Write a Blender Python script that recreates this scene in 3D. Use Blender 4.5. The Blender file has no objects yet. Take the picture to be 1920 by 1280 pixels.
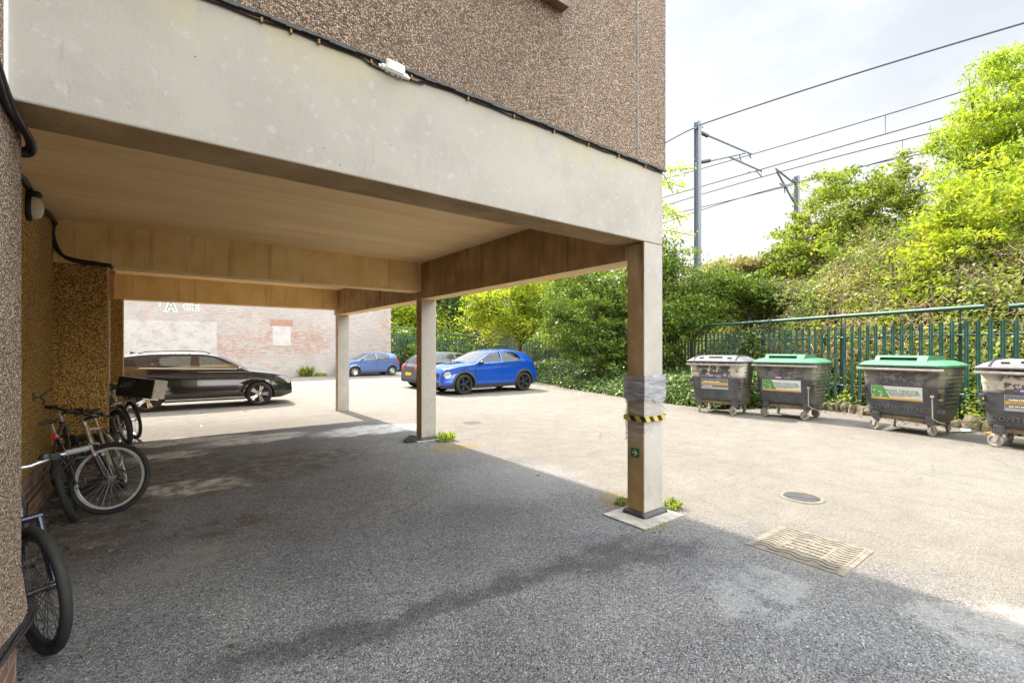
import bpy, math, random
import numpy as np
from mathutils import Vector, Matrix

SC = bpy.context.scene
COL = SC.collection
PI = math.pi
rng = np.random.default_rng(7)
random.seed(7)

# ------------------------------------------------------------------ camera geometry (photo 1920x1280)
FPX, CX, HY, CH = 872.0, 960.0, 653.0, 1.6
TH = math.atan((CX - 296) / FPX)
FW = (math.sin(TH), math.cos(TH))
RT = (math.cos(TH), -math.sin(TH))

def pd(u, v, d):
    """world point seen at photo pixel (u, v) at depth d"""
    r = (u - CX) / FPX * d
    return Vector((FW[0]*d + RT[0]*r, FW[1]*d + RT[1]*r, CH + (HY - v) / FPX * d))

def pg(u, v, z=0.0):
    """world point on the level z"""
    return pd(u, v, (CH - z) * FPX / (v - HY))

def py(u, v, Y):
    """world point on the plane y = Y"""
    r = (u - CX) / FPX
    return pd(u, v, Y / (FW[1] + RT[1]*r))

def px_(u, v, X):
    r = (u - CX) / FPX
    return pd(u, v, X / (FW[0] + RT[0]*r))

# ------------------------------------------------------------------ object helpers
def tag(o, label=None, cat=None, group=None, kind=None):
    if label: o['label'] = label
    if cat: o['category'] = cat
    if group: o['group'] = group
    if kind: o['kind'] = kind
    return o

def empty(name, loc=(0, 0, 0), rz=0.0, label=None, cat=None, group=None):
    o = bpy.data.objects.new(name, None)
    o.empty_display_size = 0.2
    o.location = loc
    o.rotation_euler = (0, 0, rz)
    COL.objects.link(o)
    return tag(o, label, cat, group)

class MB:
    def __init__(self):
        self.v, self.f, self.m = [], [], []
    def add(self, vs, fs, mi=0):
        n = len(self.v)
        self.v += [tuple(p) for p in vs]
        for f in fs:
            self.f.append(tuple(i + n for i in f)); self.m.append(mi)
        return self
    def box(self, a, b, mi=0, M=None):
        x0, y0, z0 = a; x1, y1, z1 = b
        vs = [Vector(p) for p in ((x0,y0,z0),(x1,y0,z0),(x1,y1,z0),(x0,y1,z0),(x0,y0,z1),(x1,y0,z1),(x1,y1,z1),(x0,y1,z1))]
        if M is not None: vs = [M @ p for p in vs]
        return self.add(vs, [(0,3,2,1),(4,5,6,7),(0,1,5,4),(1,2,6,5),(2,3,7,6),(3,0,4,7)], mi)
    def tube(self, pts, r, seg=8, mi=0, cap=True):
        pts = [Vector(p) for p in pts]
        rs = r if isinstance(r, (list, tuple)) else [r]*len(pts)
        ref = None; rings = []
        for i, p in enumerate(pts):
            t = (pts[min(i+1, len(pts)-1)] - pts[max(i-1, 0)]).normalized()
            if ref is None:
                ref = Vector((0,0,1)) if abs(t.z) < .9 else Vector((1,0,0))
            a = t.cross(ref)
            if a.length < 1e-5: a = t.orthogonal()
            a.normalize(); b = t.cross(a).normalized(); ref = b.cross(t) * 1.0
            ref = a.cross(t)
            rings.append([p + (a*math.cos(2*PI*k/seg) + b*math.sin(2*PI*k/seg))*rs[i] for k in range(seg)])
        vs = [q for rg in rings for q in rg]
        fs = []
        for i in range(len(pts)-1):
            for k in range(seg):
                k2 = (k+1) % seg
                fs.append((i*seg+k, i*seg+k2, (i+1)*seg+k2, (i+1)*seg+k))
        if cap:
            fs.append(tuple(range(seg-1, -1, -1)))
            fs.append(tuple((len(pts)-1)*seg + k for k in range(seg)))
        return self.add(vs, fs, mi)
    def lathe(self, prof, seg=24, mi=0, M=None, closed=False):
        """profile (r, z) turned round the local z axis"""
        vs, fs = [], []
        n = len(prof)
        for k in range(seg):
            a = 2*PI*k/seg
            for (r, z) in prof: vs.append(Vector((r*math.cos(a), r*math.sin(a), z)))
        for k in range(seg):
            k2 = (k+1) % seg
            for i in range(n if closed else n-1):
                j = (i+1) % n
                fs.append((k*n+i, k2*n+i, k2*n+j, k*n+j))
        if M is not None: vs = [M @ p for p in vs]
        return self.add(vs, fs, mi)
    def loops(self, loops, mi=0, cap0=True, cap1=True):
        n = len(loops[0]); vs = [p for l in loops for p in l]; fs = []
        for i in range(len(loops)-1):
            for k in range(n):
                k2 = (k+1) % n
                fs.append((i*n+k, i*n+k2, (i+1)*n+k2, (i+1)*n+k))
        if cap0: fs.append(tuple(range(n-1, -1, -1)))
        if cap1: fs.append(tuple((len(loops)-1)*n + k for k in range(n)))
        return self.add(vs, fs, mi)
    def prism(self, poly, axis, a, b, mi=0):
        """polygon in the two other axes, pushed from a to b along axis"""
        def mk(p, t):
            return {'x': (t, p[0], p[1]), 'y': (p[0], t, p[1]), 'z': (p[0], p[1], t)}[axis]
        return self.loops([[Vector(mk(p, a)) for p in poly], [Vector(mk(p, b)) for p in poly]], mi)
    def build(self, name, mats, parent=None, smooth=None, bevel=0, seg=2):
        me = bpy.data.meshes.new(name)
        me.from_pydata(self.v, [], self.f)
        if not isinstance(mats, (list, tuple)): mats = [mats]
        for m in mats: me.materials.append(m)
        if len(mats) > 1: me.polygons.foreach_set('material_index', self.m)
        me.validate()
        import bmesh
        bm = bmesh.new(); bm.from_mesh(me)
        bmesh.ops.recalc_face_normals(bm, faces=bm.faces)
        bm.to_mesh(me); bm.free()
        if smooth is not None:
            me.polygons.foreach_set('use_smooth', [True]*len(me.polygons))
            me.set_sharp_from_angle(angle=math.radians(smooth))
        o = bpy.data.objects.new(name, me)
        COL.objects.link(o)
        if parent is not None: o.parent = parent
        if bevel:
            b = o.modifiers.new('Bevel', 'BEVEL'); b.width = bevel; b.segments = seg
            b.limit_method = 'ANGLE'; b.angle_limit = math.radians(40)
        return o

def text_mesh(name, body, size, mat, M, parent=None, extrude=0.002, align='LEFT', space=1.0, bold=0.0):
    cu = bpy.data.curves.new(name, 'FONT')
    cu.body = body; cu.size = size; cu.extrude = extrude; cu.align_x = align; cu.offset = bold
    cu.space_character = space; cu.resolution_u = 2
    t = bpy.data.objects.new(name, cu); COL.objects.link(t)
    dg = bpy.context.evaluated_depsgraph_get()
    me = bpy.data.meshes.new_from_object(t.evaluated_get(dg))
    bpy.data.objects.remove(t); bpy.data.curves.remove(cu)
    me.materials.clear(); me.materials.append(mat)
    me.transform(M)
    me.name = name
    o = bpy.data.objects.new(name, me); COL.objects.link(o)
    if parent is not None: o.parent = parent
    return o

def basis(o, x, y, z):
    return Matrix(((x[0],y[0],z[0],o[0]),(x[1],y[1],z[1],o[1]),(x[2],y[2],z[2],o[2]),(0,0,0,1)))

# ------------------------------------------------------------------ material helpers
class NT:
    def __init__(self, name):
        self.mat = bpy.data.materials.new(name); self.mat.use_nodes = True
        self.t = self.mat.node_tree; self.t.nodes.clear()
        self.out = self.t.nodes.new('ShaderNodeOutputMaterial')
    def n(self, typ, ins=None, out=0, **props):
        nd = self.t.nodes.new('ShaderNode' + typ)
        for k, v in props.items(): setattr(nd, k, v)
        for k, v in (ins or {}).items(): self.set(nd, k, v)
        return nd.outputs[out]
    def set(self, nd, k, v):
        s = nd.inputs[k]
        if isinstance(v, bpy.types.NodeSocket): self.t.links.new(v, s)
        elif isinstance(v, tuple) and len(v) == 3 and s.type == 'RGBA': s.default_value = (*v, 1)
        else: s.default_value = v
    def pos(self): return self.n('NewGeometry', out='Position')
    def obj(self): return self.n('TexCoord', out='Object')
    def map(self, vec, scale=(1,1,1), loc=(0,0,0), rot=(0,0,0)):
        return self.n('Mapping', {'Vector': vec, 'Scale': scale, 'Location': loc, 'Rotation': rot})
    def noise(self, vec, scale, detail=4, rough=.55, out='Fac', dist=0):
        return self.n('TexNoise', {'Vector': vec, 'Scale': scale, 'Detail': detail, 'Roughness': rough, 'Distortion': dist}, out=out)
    def vor(self, vec, scale, out='Distance', feature='F1'):
        return self.n('TexVoronoi', {'Vector': vec, 'Scale': scale}, out=out, feature=feature)
    def ramp(self, fac, stops, interp='LINEAR'):
        nd = self.t.nodes.new('ShaderNodeValToRGB'); cr = nd.color_ramp; cr.interpolation = interp
        while len(cr.elements) > 1: cr.elements.remove(cr.elements[-1])
        for i, (p, c) in enumerate(stops):
            e = cr.elements[0] if i == 0 else cr.elements.new(p)
            e.position = p
            if not isinstance(c, tuple): c = (c, c, c)
            e.color = (*c, 1)
        self.set(nd, 'Fac', fac)
        return nd.outputs['Color']
    def mix(self, fac, a, b, mode='MIX'):
        return self.n('MixRGB', {'Fac': fac, 'Color1': a, 'Color2': b}, blend_type=mode)
    def m(self, op, a, b=0.0, c=0.0, clamp=False):
        nd = self.t.nodes.new('ShaderNodeMath'); nd.operation = op; nd.use_clamp = clamp
        for i, x in enumerate((a, b, c)):
            if i < len(nd.inputs): self.set(nd, i, x)
        return nd.outputs[0]
    def rng(self, v, a, b, c=0.0, d=1.0, smooth=True):
        nd = self.t.nodes.new('ShaderNodeMapRange')
        nd.interpolation_type = 'SMOOTHSTEP' if smooth else 'LINEAR'
        for k, x in zip((0, 1, 2, 3, 4), (v, a, b, c, d)): self.set(nd, k, x)
        return nd.outputs[0]
    def xyz(self, v):
        nd = self.t.nodes.new('ShaderNodeSeparateXYZ'); self.set(nd, 0, v); return nd.outputs
    def comb(self, x, y, z): return self.n('CombineXYZ', {0: x, 1: y, 2: z})
    def bump(self, h, dist=.01, strength=1.0, normal=None):
        ins = {'Height': h, 'Distance': dist, 'Strength': strength}
        if normal is not None: ins['Normal'] = normal
        return self.n('Bump', ins)
    def done(self, color, rough=.8, metal=0.0, bump=None, spec=.5, coat=0.0, emit=None, alpha=None):
        ins = {'Base Color': color, 'Roughness': rough, 'Metallic': metal, 'Specular IOR Level': spec, 'Coat Weight': coat, 'Coat Roughness': .03}
        if bump is not None: ins['Normal'] = bump
        s = self.n('BsdfPrincipled', ins)
        self.t.links.new(s, self.out.inputs['Surface'])
        return self.mat

def plain(name, col, rough=.6, metal=0.0, spec=.5, coat=0.0, var=.18, scale=9.0, bump=.0):
    t = NT(name)
    c = t.noise(t.obj(), scale, 5)
    col2 = t.mix(1.0, (*col,), t.ramp(c, [(.3, 1-var), (.7, 1+var*.6)]), 'MULTIPLY')
    r = t.rng(t.noise(t.obj(), scale*2.3, 3), .3, .7, max(0.02, rough-.08), rough+.08)
    b = t.bump(t.noise(t.obj(), scale*6, 3), .004, bump) if bump else None
    return t.done(col2, r, metal, b, spec, coat)
SUN_E, SKY_E, SKY_SAT, EXPO, AIR, DUST, SKY_LO, SKY_HI = 2.0, .15, .3, 2.65, 3.5, .6, .205, 1.5
# ------------------------------------------------------------------ materials
def mat_pebble(name, stops, dirt=(.10,.085,.07), scale=100):
    t = NT(name); p = t.pos()
    c = t.vor(p, scale, out='Color'); d = t.vor(p, scale)
    v = t.n('SeparateColor', {0: c}, out=0)
    big = t.noise(p, 1.6, 5)
    v2 = t.m('ADD', v, t.m('MULTIPLY', t.m('SUBTRACT', big, .5), .45))
    col = t.ramp(v2, stops)
    gap = t.rng(d, .35, .62)
    col = t.mix(t.m('MULTIPLY', gap, .75), col, dirt)
    col = t.mix(t.m('MULTIPLY', t.rng(t.noise(p, .8, 6), .5, .72), .35), col, dirt)
    h = t.m('ADD', t.m('MULTIPLY', d, -1.0), t.m('MULTIPLY', t.noise(p, scale*.45, 3), .8))
    return t.done(col, .85, bump=t.bump(h, .02, .9), spec=.3)

M = {}
M['pebble'] = mat_pebble('pebbledash', [(.05,(0.165,0.104,0.074)),(.3,(0.349,0.231,0.164)),(.55,(0.504,0.348,0.254)),(.8,(0.621,0.470,0.361)),(1,(0.795,0.652,0.533))], (0.136,0.100,0.074))
M['pebble_in'] = mat_pebble('bounce_lit_pebbledash', [(.05,(0.273,0.147,0.034)),(.35,(0.651,0.382,0.093)),(.65,(0.861,0.539,0.153)),(1,(0.945,0.686,0.306))], (0.126,0.078,0.034), 75)  # inner-wall copy of the pebbledash with warm bounced light put into its colour

def mat_paint_concrete():
    t = NT('painted_concrete'); p = t.pos(); x, y, z = t.xyz(p)
    col = t.ramp(t.noise(p, 1.3, 7, .62), [(.25,(0.333,0.305,0.271)),(.5,(0.411,0.380,0.341)),(.75,(0.460,0.428,0.384))])
    # yellowish run-off under the cable, greyer blotches, lower bloom
    top = t.m('MULTIPLY', t.rng(z, 2.95, 3.32), t.rng(t.noise(t.map(p,(2.2,2.2,.5)), 1.5, 5), .38, .65))
    col = t.mix(t.m('MULTIPLY', top, .7), col, (.47,.42,.27))
    col = t.mix(t.m('MULTIPLY', t.rng(t.noise(p, 3.2, 8, .7), .54, .68), .4), col, (.33,.32,.315))
    pale = t.rng(t.noise(p, 14, 4, .6), .58, .68)
    col = t.mix(t.m('MULTIPLY', pale, .3), col, (.56,.545,.54))
    streak = t.rng(t.noise(t.map(p,(14,14,.7)), 1.0, 5, .6), .58, .75)
    col = t.mix(t.m('MULTIPLY', streak, .32), col, (.36,.32,.27))
    pit = t.m('LESS_THAN', t.vor(p, 11), t.rng(t.noise(p, 2.5, 3), .42, .62, .0, .062))
    col = t.mix(t.m('MULTIPLY', pit, .8), col, (.10,.09,.08))
    # hairline cracks
    cr = t.m('ABSOLUTE', t.m('SUBTRACT', t.noise(t.map(p,(3.0,3.0,.35)), 1.0, 7, .55), .5))
    crk = t.m('MULTIPLY', t.m('LESS_THAN', cr, .0016), t.rng(z, 3.2, 2.75))
    col = t.mix(t.m('MULTIPLY', crk, .3), col, (.25,.23,.2))
    # rising dirt at the foot
    foot = t.m('MULTIPLY', t.rng(z, .75, .0), t.rng(t.noise(p, 6, 5), .3, .7))
    col = t.mix(t.m('MULTIPLY', foot, .6), col, (.30,.25,.19))
    h = t.m('ADD', t.noise(p, 60, 4), t.m('MULTIPLY', pit, -2.5))
    h = t.m('ADD', h, t.m('MULTIPLY', t.noise(p, 3, 3), 1.6))
    return t.done(col, .75, bump=t.bump(h, .003, .5), spec=.3)
M['paint'] = mat_paint_concrete()

def mat_concrete(name, a, b, c, vert=True, stain=(.10,.07,.045), amt=.55):
    t = NT(name); p = t.pos(); x, y, z = t.xyz(p)
    col = t.ramp(t.noise(p, 2.2, 7, .6), [(.28, a), (.5, b), (.75, c)])
    st = t.noise(t.map(p, (9, 9, .6) if vert else (.6, 9, 9)), 1.0, 6, .62)
    col = t.mix(t.m('MULTIPLY', t.rng(st, .5, .72), amt), col, stain)
    bd = t.m('LESS_THAN', t.m('FRACT', t.m('MULTIPLY', t.m('ADD', x, y), 1.05)), .008)
    col = t.mix(t.m('MULTIPLY', bd, .10), col, stain)
    pale = t.rng(t.noise(t.map(p, (16, 16, 1.2)), 1.0, 4), .62, .74)
    col = t.mix(t.m('MULTIPLY', pale, .4), col, c)
    pit = t.m('LESS_THAN', t.vor(p, 9), .05)
    col = t.mix(t.m('MULTIPLY', pit, .6), col, stain)
    h = t.m('ADD', t.noise(p, 45, 4), t.m('MULTIPLY', t.noise(t.map(p, (12,12,1)), 1.0, 3), 2))
    return t.done(col, .82, bump=t.bump(h, .004, .8), spec=.25)
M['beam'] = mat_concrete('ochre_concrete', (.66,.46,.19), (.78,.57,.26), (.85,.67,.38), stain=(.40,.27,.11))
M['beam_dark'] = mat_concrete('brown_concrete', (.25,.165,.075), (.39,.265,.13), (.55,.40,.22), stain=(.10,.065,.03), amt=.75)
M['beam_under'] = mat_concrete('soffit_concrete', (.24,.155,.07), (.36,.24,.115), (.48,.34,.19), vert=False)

def mat_ceiling():
    t = NT('ceiling_boards'); p = t.pos(); x, y, z = t.xyz(p)
    col = t.ramp(t.noise(t.map(p, (.7, 3.5, 1)), 1.0, 6, .6), [(.3,(.92,.63,.31)),(.55,(.97,.72,.39)),(.8,(.98,.79,.49))])
    w = t.m('ADD', y, t.m('MULTIPLY', t.noise(p, 1.5, 3), .06))
    ln = t.m('LESS_THAN', t.m('FRACT', t.m('MULTIPLY', w, 2.7)), .02)
    ln = t.m('MULTIPLY', ln, t.rng(t.noise(t.map(p,(1.2,4,1)), 1.0, 3), .36, .52))
    col = t.mix(t.m('MULTIPLY', ln, .65), col, (.40,.26,.13))
    bv = t.n('SeparateColor', {0: t.vor(t.comb(t.m('MULTIPLY', x, .05), t.m('FLOOR', t.m('MULTIPLY', w, 2.7)), 0.0), 1.0, out='Color')}, out=0)
    col = t.mix(1.0, col, t.ramp(bv, [(0,.90),(1,1.04)]), 'MULTIPLY')
    spot = t.m('LESS_THAN', t.vor(p, 2.6), .03)
    col = t.mix(t.m('MULTIPLY', spot, .7), col, (.2,.12,.06))
    st = t.rng(t.noise(t.map(p,(.9,3,1)), 1.0, 6, .7), .56, .74)
    col = t.mix(t.m('MULTIPLY', st, .3), col, (.40,.28,.16))
    return t.done(col, .85, bump=t.bump(t.noise(t.map(p,(2,25,1)), 1.0, 4), .006, .6), spec=.25)
M['ceiling'] = mat_ceiling()

def mat_asphalt():
    t = NT('worn_asphalt'); p = t.pos(); x, y, z = t.xyz(p)
    wob = t.noise(p, 2.2, 6, .62, out='Color')
    pw = t.n('VectorMath', {0: p, 1: t.n('VectorMath', {0: t.n('VectorMath', {0: wob, 1: (.5,.5,.5)}, operation='SUBTRACT'), 1: (.75,.75,0)}, operation='MULTIPLY')}, operation='ADD')
    def blob(c, rx, ry, ang=0.0, soft=.45):
        v = t.n('VectorMath', {0: pw, 1: (c[0], c[1], 0)}, operation='SUBTRACT')
        v = t.map(v, (1/rx, 1/ry, 0), rot=(0, 0, 0)) if not ang else t.map(t.n('VectorRotate', {'Vector': v, 'Angle': -ang}, rotation_type='Z_AXIS'), (1/rx, 1/ry, 0))
        l = t.n('VectorMath', {0: v}, out='Value', operation='LENGTH')
        return t.rng(l, 1+soft, 1-soft*.6)
    agg = t.n('SeparateColor', {0: t.vor(p, 108, out='Color')}, out=0)
    aggf = t.n('SeparateColor', {0: t.vor(p, 210, out='Color')}, out=1)
    dst = t.vor(p, 108)
    v = t.m('ADD', t.m('MULTIPLY', agg, .6), t.m('MULTIPLY', aggf, .4))
    col = t.ramp(v, [(.10,(0.021,0.020,0.023)),(.28,(0.109,0.106,0.110)),(.55,(0.190,0.184,0.186)),(.82,(0.266,0.257,0.255)),(.97,(0.570,0.551,0.541))])
    big = t.noise(p, .45, 6, .6)
    med = t.noise(p, 1.7, 6, .65)
    col = t.mix(1.0, col, t.ramp(big, [(.3,(.72,.72,.75)),(.55,(1,1,1)),(.72,(1.22,1.19,1.13))]), 'MULTIPLY')
    col = t.mix(1.0, col, t.ramp(med, [(.3,(.82,.82,.83)),(.6,(1.05,1.05,1.04))]), 'MULTIPLY')
    # dusty open yard; its sunlit tan is painted in, edged along the building's shadow
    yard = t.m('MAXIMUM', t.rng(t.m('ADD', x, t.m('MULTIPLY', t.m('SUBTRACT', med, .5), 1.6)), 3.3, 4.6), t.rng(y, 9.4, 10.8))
    dust_or_sun_tone = t.ramp(t.noise(p, 3.0, 6, .7), [(.3,(0.161,0.134,0.095)),(.7,(0.244,0.206,0.153))])
    col = t.mix(t.m('MULTIPLY', yard, .62), col, dust_or_sun_tone)
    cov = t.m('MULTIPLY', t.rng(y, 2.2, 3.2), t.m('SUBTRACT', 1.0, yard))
    # dry pale crusts
    pale = None
    for (u, v_, rx, ry, a) in ((350, 915, .55, .28, -.3), (300, 855, .5, .28, 0), (330, 828, .9, .25, 0), (480, 822, .8, .35, .1), (690, 806, .9, .45, 0)):
        c = pg(u, v_); b = blob(c, rx, ry, a); pale = b if pale is None else t.m('MAXIMUM', pale, b)
    crust = t.ramp(t.noise(p, 25, 4), [(.3,(.42,.41,.385)),(.7,(.58,.565,.53))])
    col = t.mix(t.m('MULTIPLY', pale, t.rng(t.noise(p, 4.0, 7, .7), .36, .54, .15, .95)), col, crust)
    c = pg(350, 1055); col = t.mix(t.m('MULTIPLY', blob(c, .34, .24, .2), t.rng(t.noise(p, 6, 7, .7), .38, .6, .05, .7)), col, (.25,.21,.19))
    # brown soil washed round the bikes
    soil = None
    for (u, v_, rx, ry, a) in ((430, 985, .38, .30, .2), (330, 880, .8, 1.0, 0), (420, 900, .8, .6, 0), (180, 960, .5, 1.3, 0), (500, 870, 1.2, .8, 0)):
        c = pg(u, v_); b = blob(c, rx, ry, a); soil = b if soil is None else t.m('MAXIMUM', soil, b)
    col = t.mix(t.m('MULTIPLY', soil, t.rng(t.noise(p, 5.0, 7, .7), .4, .6, .05, .8)), col, t.mix(v, (.035,.022,.014), (.14,.09,.055)))
    # dark damp gully across the bay
    dark = None
    for (u, v_, rx, ry) in ((1150, 1040, .40, .17), (1050, 1068, .36, .085), (950, 1092, .40, .08), (800, 1140, .45, .09), (600, 1205, .5, .12), (1240, 1032, .3, .13), (1090, 1050, .3, .10)):
        c = pg(u, v_); b = blob(c, rx, ry, -.13, .8); dark = b if dark is None else t.m('MAXIMUM', dark, b)
    damp = t.m('MULTIPLY', dark, t.rng(t.noise(p, 4.0, 7, .7), .30, .52, .2, 1.0))
    col = t.mix(1.0, col, t.ramp(damp, [(0, 1.0), (1, .45)]), 'MULTIPLY')
    # smooth cement patch repairs near the cover
    rep = t.m('MULTIPLY', t.m('MAXIMUM', blob(pg(1420, 1110), .36, .26, .3, .3), blob(pg(1890, 1195), .42, .42, 0, .15)), t.rng(t.noise(p, 5, 6, .7), .35, .55))
    rep = t.m('MAXIMUM', rep, t.m('MULTIPLY', blob(pg(960, 900), .9, .7, .2), .5))
    col = t.mix(t.m('MULTIPLY', rep, .42), col, t.ramp(t.noise(p, 40, 3), [(.3,(.18,.176,.172)),(.7,(.25,.243,.236))]))
    # spat gum and droppings
    gum = t.m('MULTIPLY', t.m('LESS_THAN', t.vor(p, 1.4), .017), .8)
    col = t.mix(gum, col, (.62,.62,.60))
    # hairline cracks and an old trench joint
    ce = t.vor(t.n('VectorMath', {0: p, 1: t.n('VectorMath', {0: wob, 1: (.35,.35,0)}, operation='MULTIPLY')}, operation='ADD'), .55, feature='DISTANCE_TO_EDGE')
    crk = t.m('MULTIPLY', t.rng(ce, .006, .001), t.rng(t.noise(p, 1.1, 4), .46, .56))
    jx = t.m('ABSOLUTE', t.m('SUBTRACT', t.m('ADD', x, t.m('MULTIPLY', med, .06)), 6.35))
    crk = t.m('MAXIMUM', crk, t.m('MULTIPLY', t.rng(jx, .016, .004), t.rng(t.noise(p, 2.5, 4), .38, .5)))
    col = t.mix(t.m('MULTIPLY', crk, .38), col, (.05,.046,.04))
    # rust and moss near the column feet
    moss = t.m('MAXIMUM', blob(pg(1160, 935), .28, .2), blob(pg(850, 838), .45, .3))
    col = t.mix(t.m('MULTIPLY', moss, t.rng(t.noise(p, 9, 6), .35, .6, .1, .8)), col, (.22,.15,.04))
    h = t.m('ADD', t.m('MULTIPLY', dst, -1.0), t.m('MULTIPLY', t.noise(p, 30, 4), .9))
    h = t.m('ADD', h, t.m('MULTIPLY', t.vor(p, 150), -.4))
    strength = t.m('SUBTRACT', 1.0, t.m('MULTIPLY', t.m('MAXIMUM', pale, rep), .6))
    b = t.bump(h, .012, strength)
    b2 = t.bump(med, .05, .5, b)
    return t.done(col, t.m('SUBTRACT', .85, t.m('MULTIPLY', damp, .22)), bump=b2, spec=.35)
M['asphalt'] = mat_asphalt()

def mat_brick(name, painted, axis='x'):
    t = NT(name); p = t.pos(); x, y, z = t.xyz(p)
    hor = x if axis == 'x' else t.m('ADD', x, y)
    uv = t.comb(hor, z, 0.0)
    bk = t.t.nodes.new('ShaderNodeTexBrick')
    for k, v in {'Vector': uv, 'Scale': 1.0, 'Brick Width': .235, 'Row Height': .078, 'Mortar Size': .011, 'Mortar Smooth': .2, 'Bias': 0.0,
                 'Color1': (.0,.0,.0), 'Color2': (1,1,1), 'Mortar': (.5,.5,.5)}.items(): t.set(bk, k, v)
    per = t.n('SeparateColor', {0: bk.outputs['Color']}, out=0); mort = bk.outputs['Fac']
    red = t.ramp(t.m('ADD', t.m('MULTIPLY', per, .6), t.m('MULTIPLY', t.noise(uv, 3, 4), .4)),
                 [(.15,(.17,.075,.055)),(.5,(.30,.15,.11)),(.85,(.42,.26,.20))])
    if painted:
        white = t.ramp(t.noise(uv, 1.1, 6, .6), [(.3,(0.318,0.292,0.281)),(.6,(0.401,0.373,0.361)),(.8,(0.454,0.428,0.416))])
        white = t.mix(1.0, white, t.ramp(per, [(0,.90),(1,1.06)]), 'MULTIPLY')
        cell = t.noise(t.map(uv, (1.0, 2.6, 1)), 3.0, 6, .74)
        patch = t.noise(t.map(uv, (.35, .75, 1)), .9, 4, .6)
        band = t.m('MULTIPLY', t.rng(z, .9, 1.5), t.rng(z, 3.1, 2.2))
        band = t.m('MULTIPLY', band, t.m('MULTIPLY', t.rng(x, 2.3, 2.5, smooth=False), t.rng(x, 9.0, 6.5)))
        e = t.m('ADD', cell, t.m('MULTIPLY', t.m('SUBTRACT', patch, .5), .55))
        e = t.m('ADD', e, t.m('MULTIPLY', band, .13))
        e = t.m('ADD', e, t.m('MULTIPLY', t.m('SUBTRACT', per, .5), .34))
        # a fresher coat of whitewash over one low rectangle
        fresh = t.m('MULTIPLY', t.m('LESS_THAN', x, 2.42), t.m('LESS_THAN', z, 2.95))
        e = t.m('SUBTRACT', e, t.m('MULTIPLY', fresh, .06))
        e = t.m('ADD', e, t.m('MULTIPLY', t.rng(x, 10.6, 11.8), .07))
        mask = t.rng(e, .56, .66)
        half = t.rng(e, .44, .60)
        col = t.mix(t.m('MULTIPLY', half, .36), white, (.46,.37,.33))
        col = t.mix(t.m('MULTIPLY', mask, .75), col, red)
        col = t.mix(t.m('MULTIPLY', t.m('MULTIPLY', fresh, t.rng(t.noise(uv, 2.4, 6, .7), .38, .55)), .55), col, (.56,.53,.52))
        mcol = t.mix(t.m('MULTIPLY', mask, .5), (.50,.44,.40), (.42,.36,.30))
        col = t.mix(t.m('MULTIPLY', mort, .6), col, mcol)
        foot = t.m('MULTIPLY', t.rng(z, .9, .0), t.rng(t.noise(uv, 2, 5), .35, .6))
        col = t.mix(t.m('MULTIPLY', foot, .5), col, (.38,.33,.27))
        miss = t.m('LESS_THAN', t.vor(t.map(uv, (1, 2.4, 1)), 1.1), .045)
        col = t.mix(t.m('MULTIPLY', miss, .8), col, (.10,.07,.055))
    else:
        col = t.mix(mort, red, (.36,.32,.27))
        col = t.mix(t.m('MULTIPLY', t.rng(t.noise(p, 5, 5), .45, .7), .5), col, (.10,.065,.045))
    h = t.m('ADD', t.m('MULTIPLY', mort, -1.0), t.m('MULTIPLY', t.noise(p, 40, 3), .3))
    return t.done(col, .85, bump=t.bump(h, .012, .8), spec=.25)
M['brick_wall'] = mat_brick('whitewashed_brick', True)
M['brick'] = mat_brick('red_brick', False, 'xy')

def mat_leaf(name, stops, trans=.45, tcol=(1.25,1.2,.55), rough=.42, spec=.4):
    t = NT(name)
    r = t.n('Attribute', out='Fac', attribute_name='rnd')
    col = t.ramp(r, stops)
    s = t.n('BsdfPrincipled', {'Base Color': col, 'Roughness': rough, 'Specular IOR Level': spec})
    tc = t.mix(1.0, col, tcol, 'MULTIPLY')
    tr = t.n('BsdfTranslucent', {'Color': tc})
    mx = t.n('MixShader', {0: trans, 1: s, 2: tr})
    t.t.links.new(mx, t.out.inputs['Surface'])
    return t.mat
M['leaf_yellow'] = mat_leaf('yellow_green_leaves', [(0,(0.114,0.185,0.020)),(.35,(0.262,0.351,0.035)),(.8,(0.418,0.462,0.047)),(1,(0.571,0.512,0.066))], .5, spec=.25)
M['leaf_ash'] = mat_leaf('ash_leaves', [(0,(0.109,0.185,0.020)),(.4,(0.247,0.349,0.034)),(.8,(0.404,0.484,0.054)),(1,(0.550,0.568,0.107))], .5, spec=.25)
M['leaf_mid'] = mat_leaf('bush_leaves', [(0,(0.072,0.117,0.017)),(.4,(0.173,0.230,0.031)),(.8,(0.293,0.343,0.051)),(1,(0.442,0.443,0.117))], .45, spec=.3)
M['leaf_dark'] = mat_leaf('dark_leaves', [(0,(0.044,0.082,0.015)),(.5,(0.119,0.185,0.029)),(.85,(0.224,0.298,0.053)),(1,(0.382,0.433,0.117))], .42, spec=.35)
M['leaf_ivy'] = mat_leaf('ivy_leaves', [(0,(0.028,0.061,0.016)),(.5,(0.076,0.133,0.033)),(.85,(0.162,0.227,0.068)),(1,(0.320,0.372,0.142))], .3, rough=.34, spec=.5)
M['leaf_bramble'] = mat_leaf('bramble_leaves', [(0,(0.072,0.109,0.026)),(.4,(0.179,0.227,0.049)),(.75,(0.311,0.346,0.090)),(.92,(0.442,0.420,0.162)),(1,(0.385,0.275,0.185))], .42, spec=.3)

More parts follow.
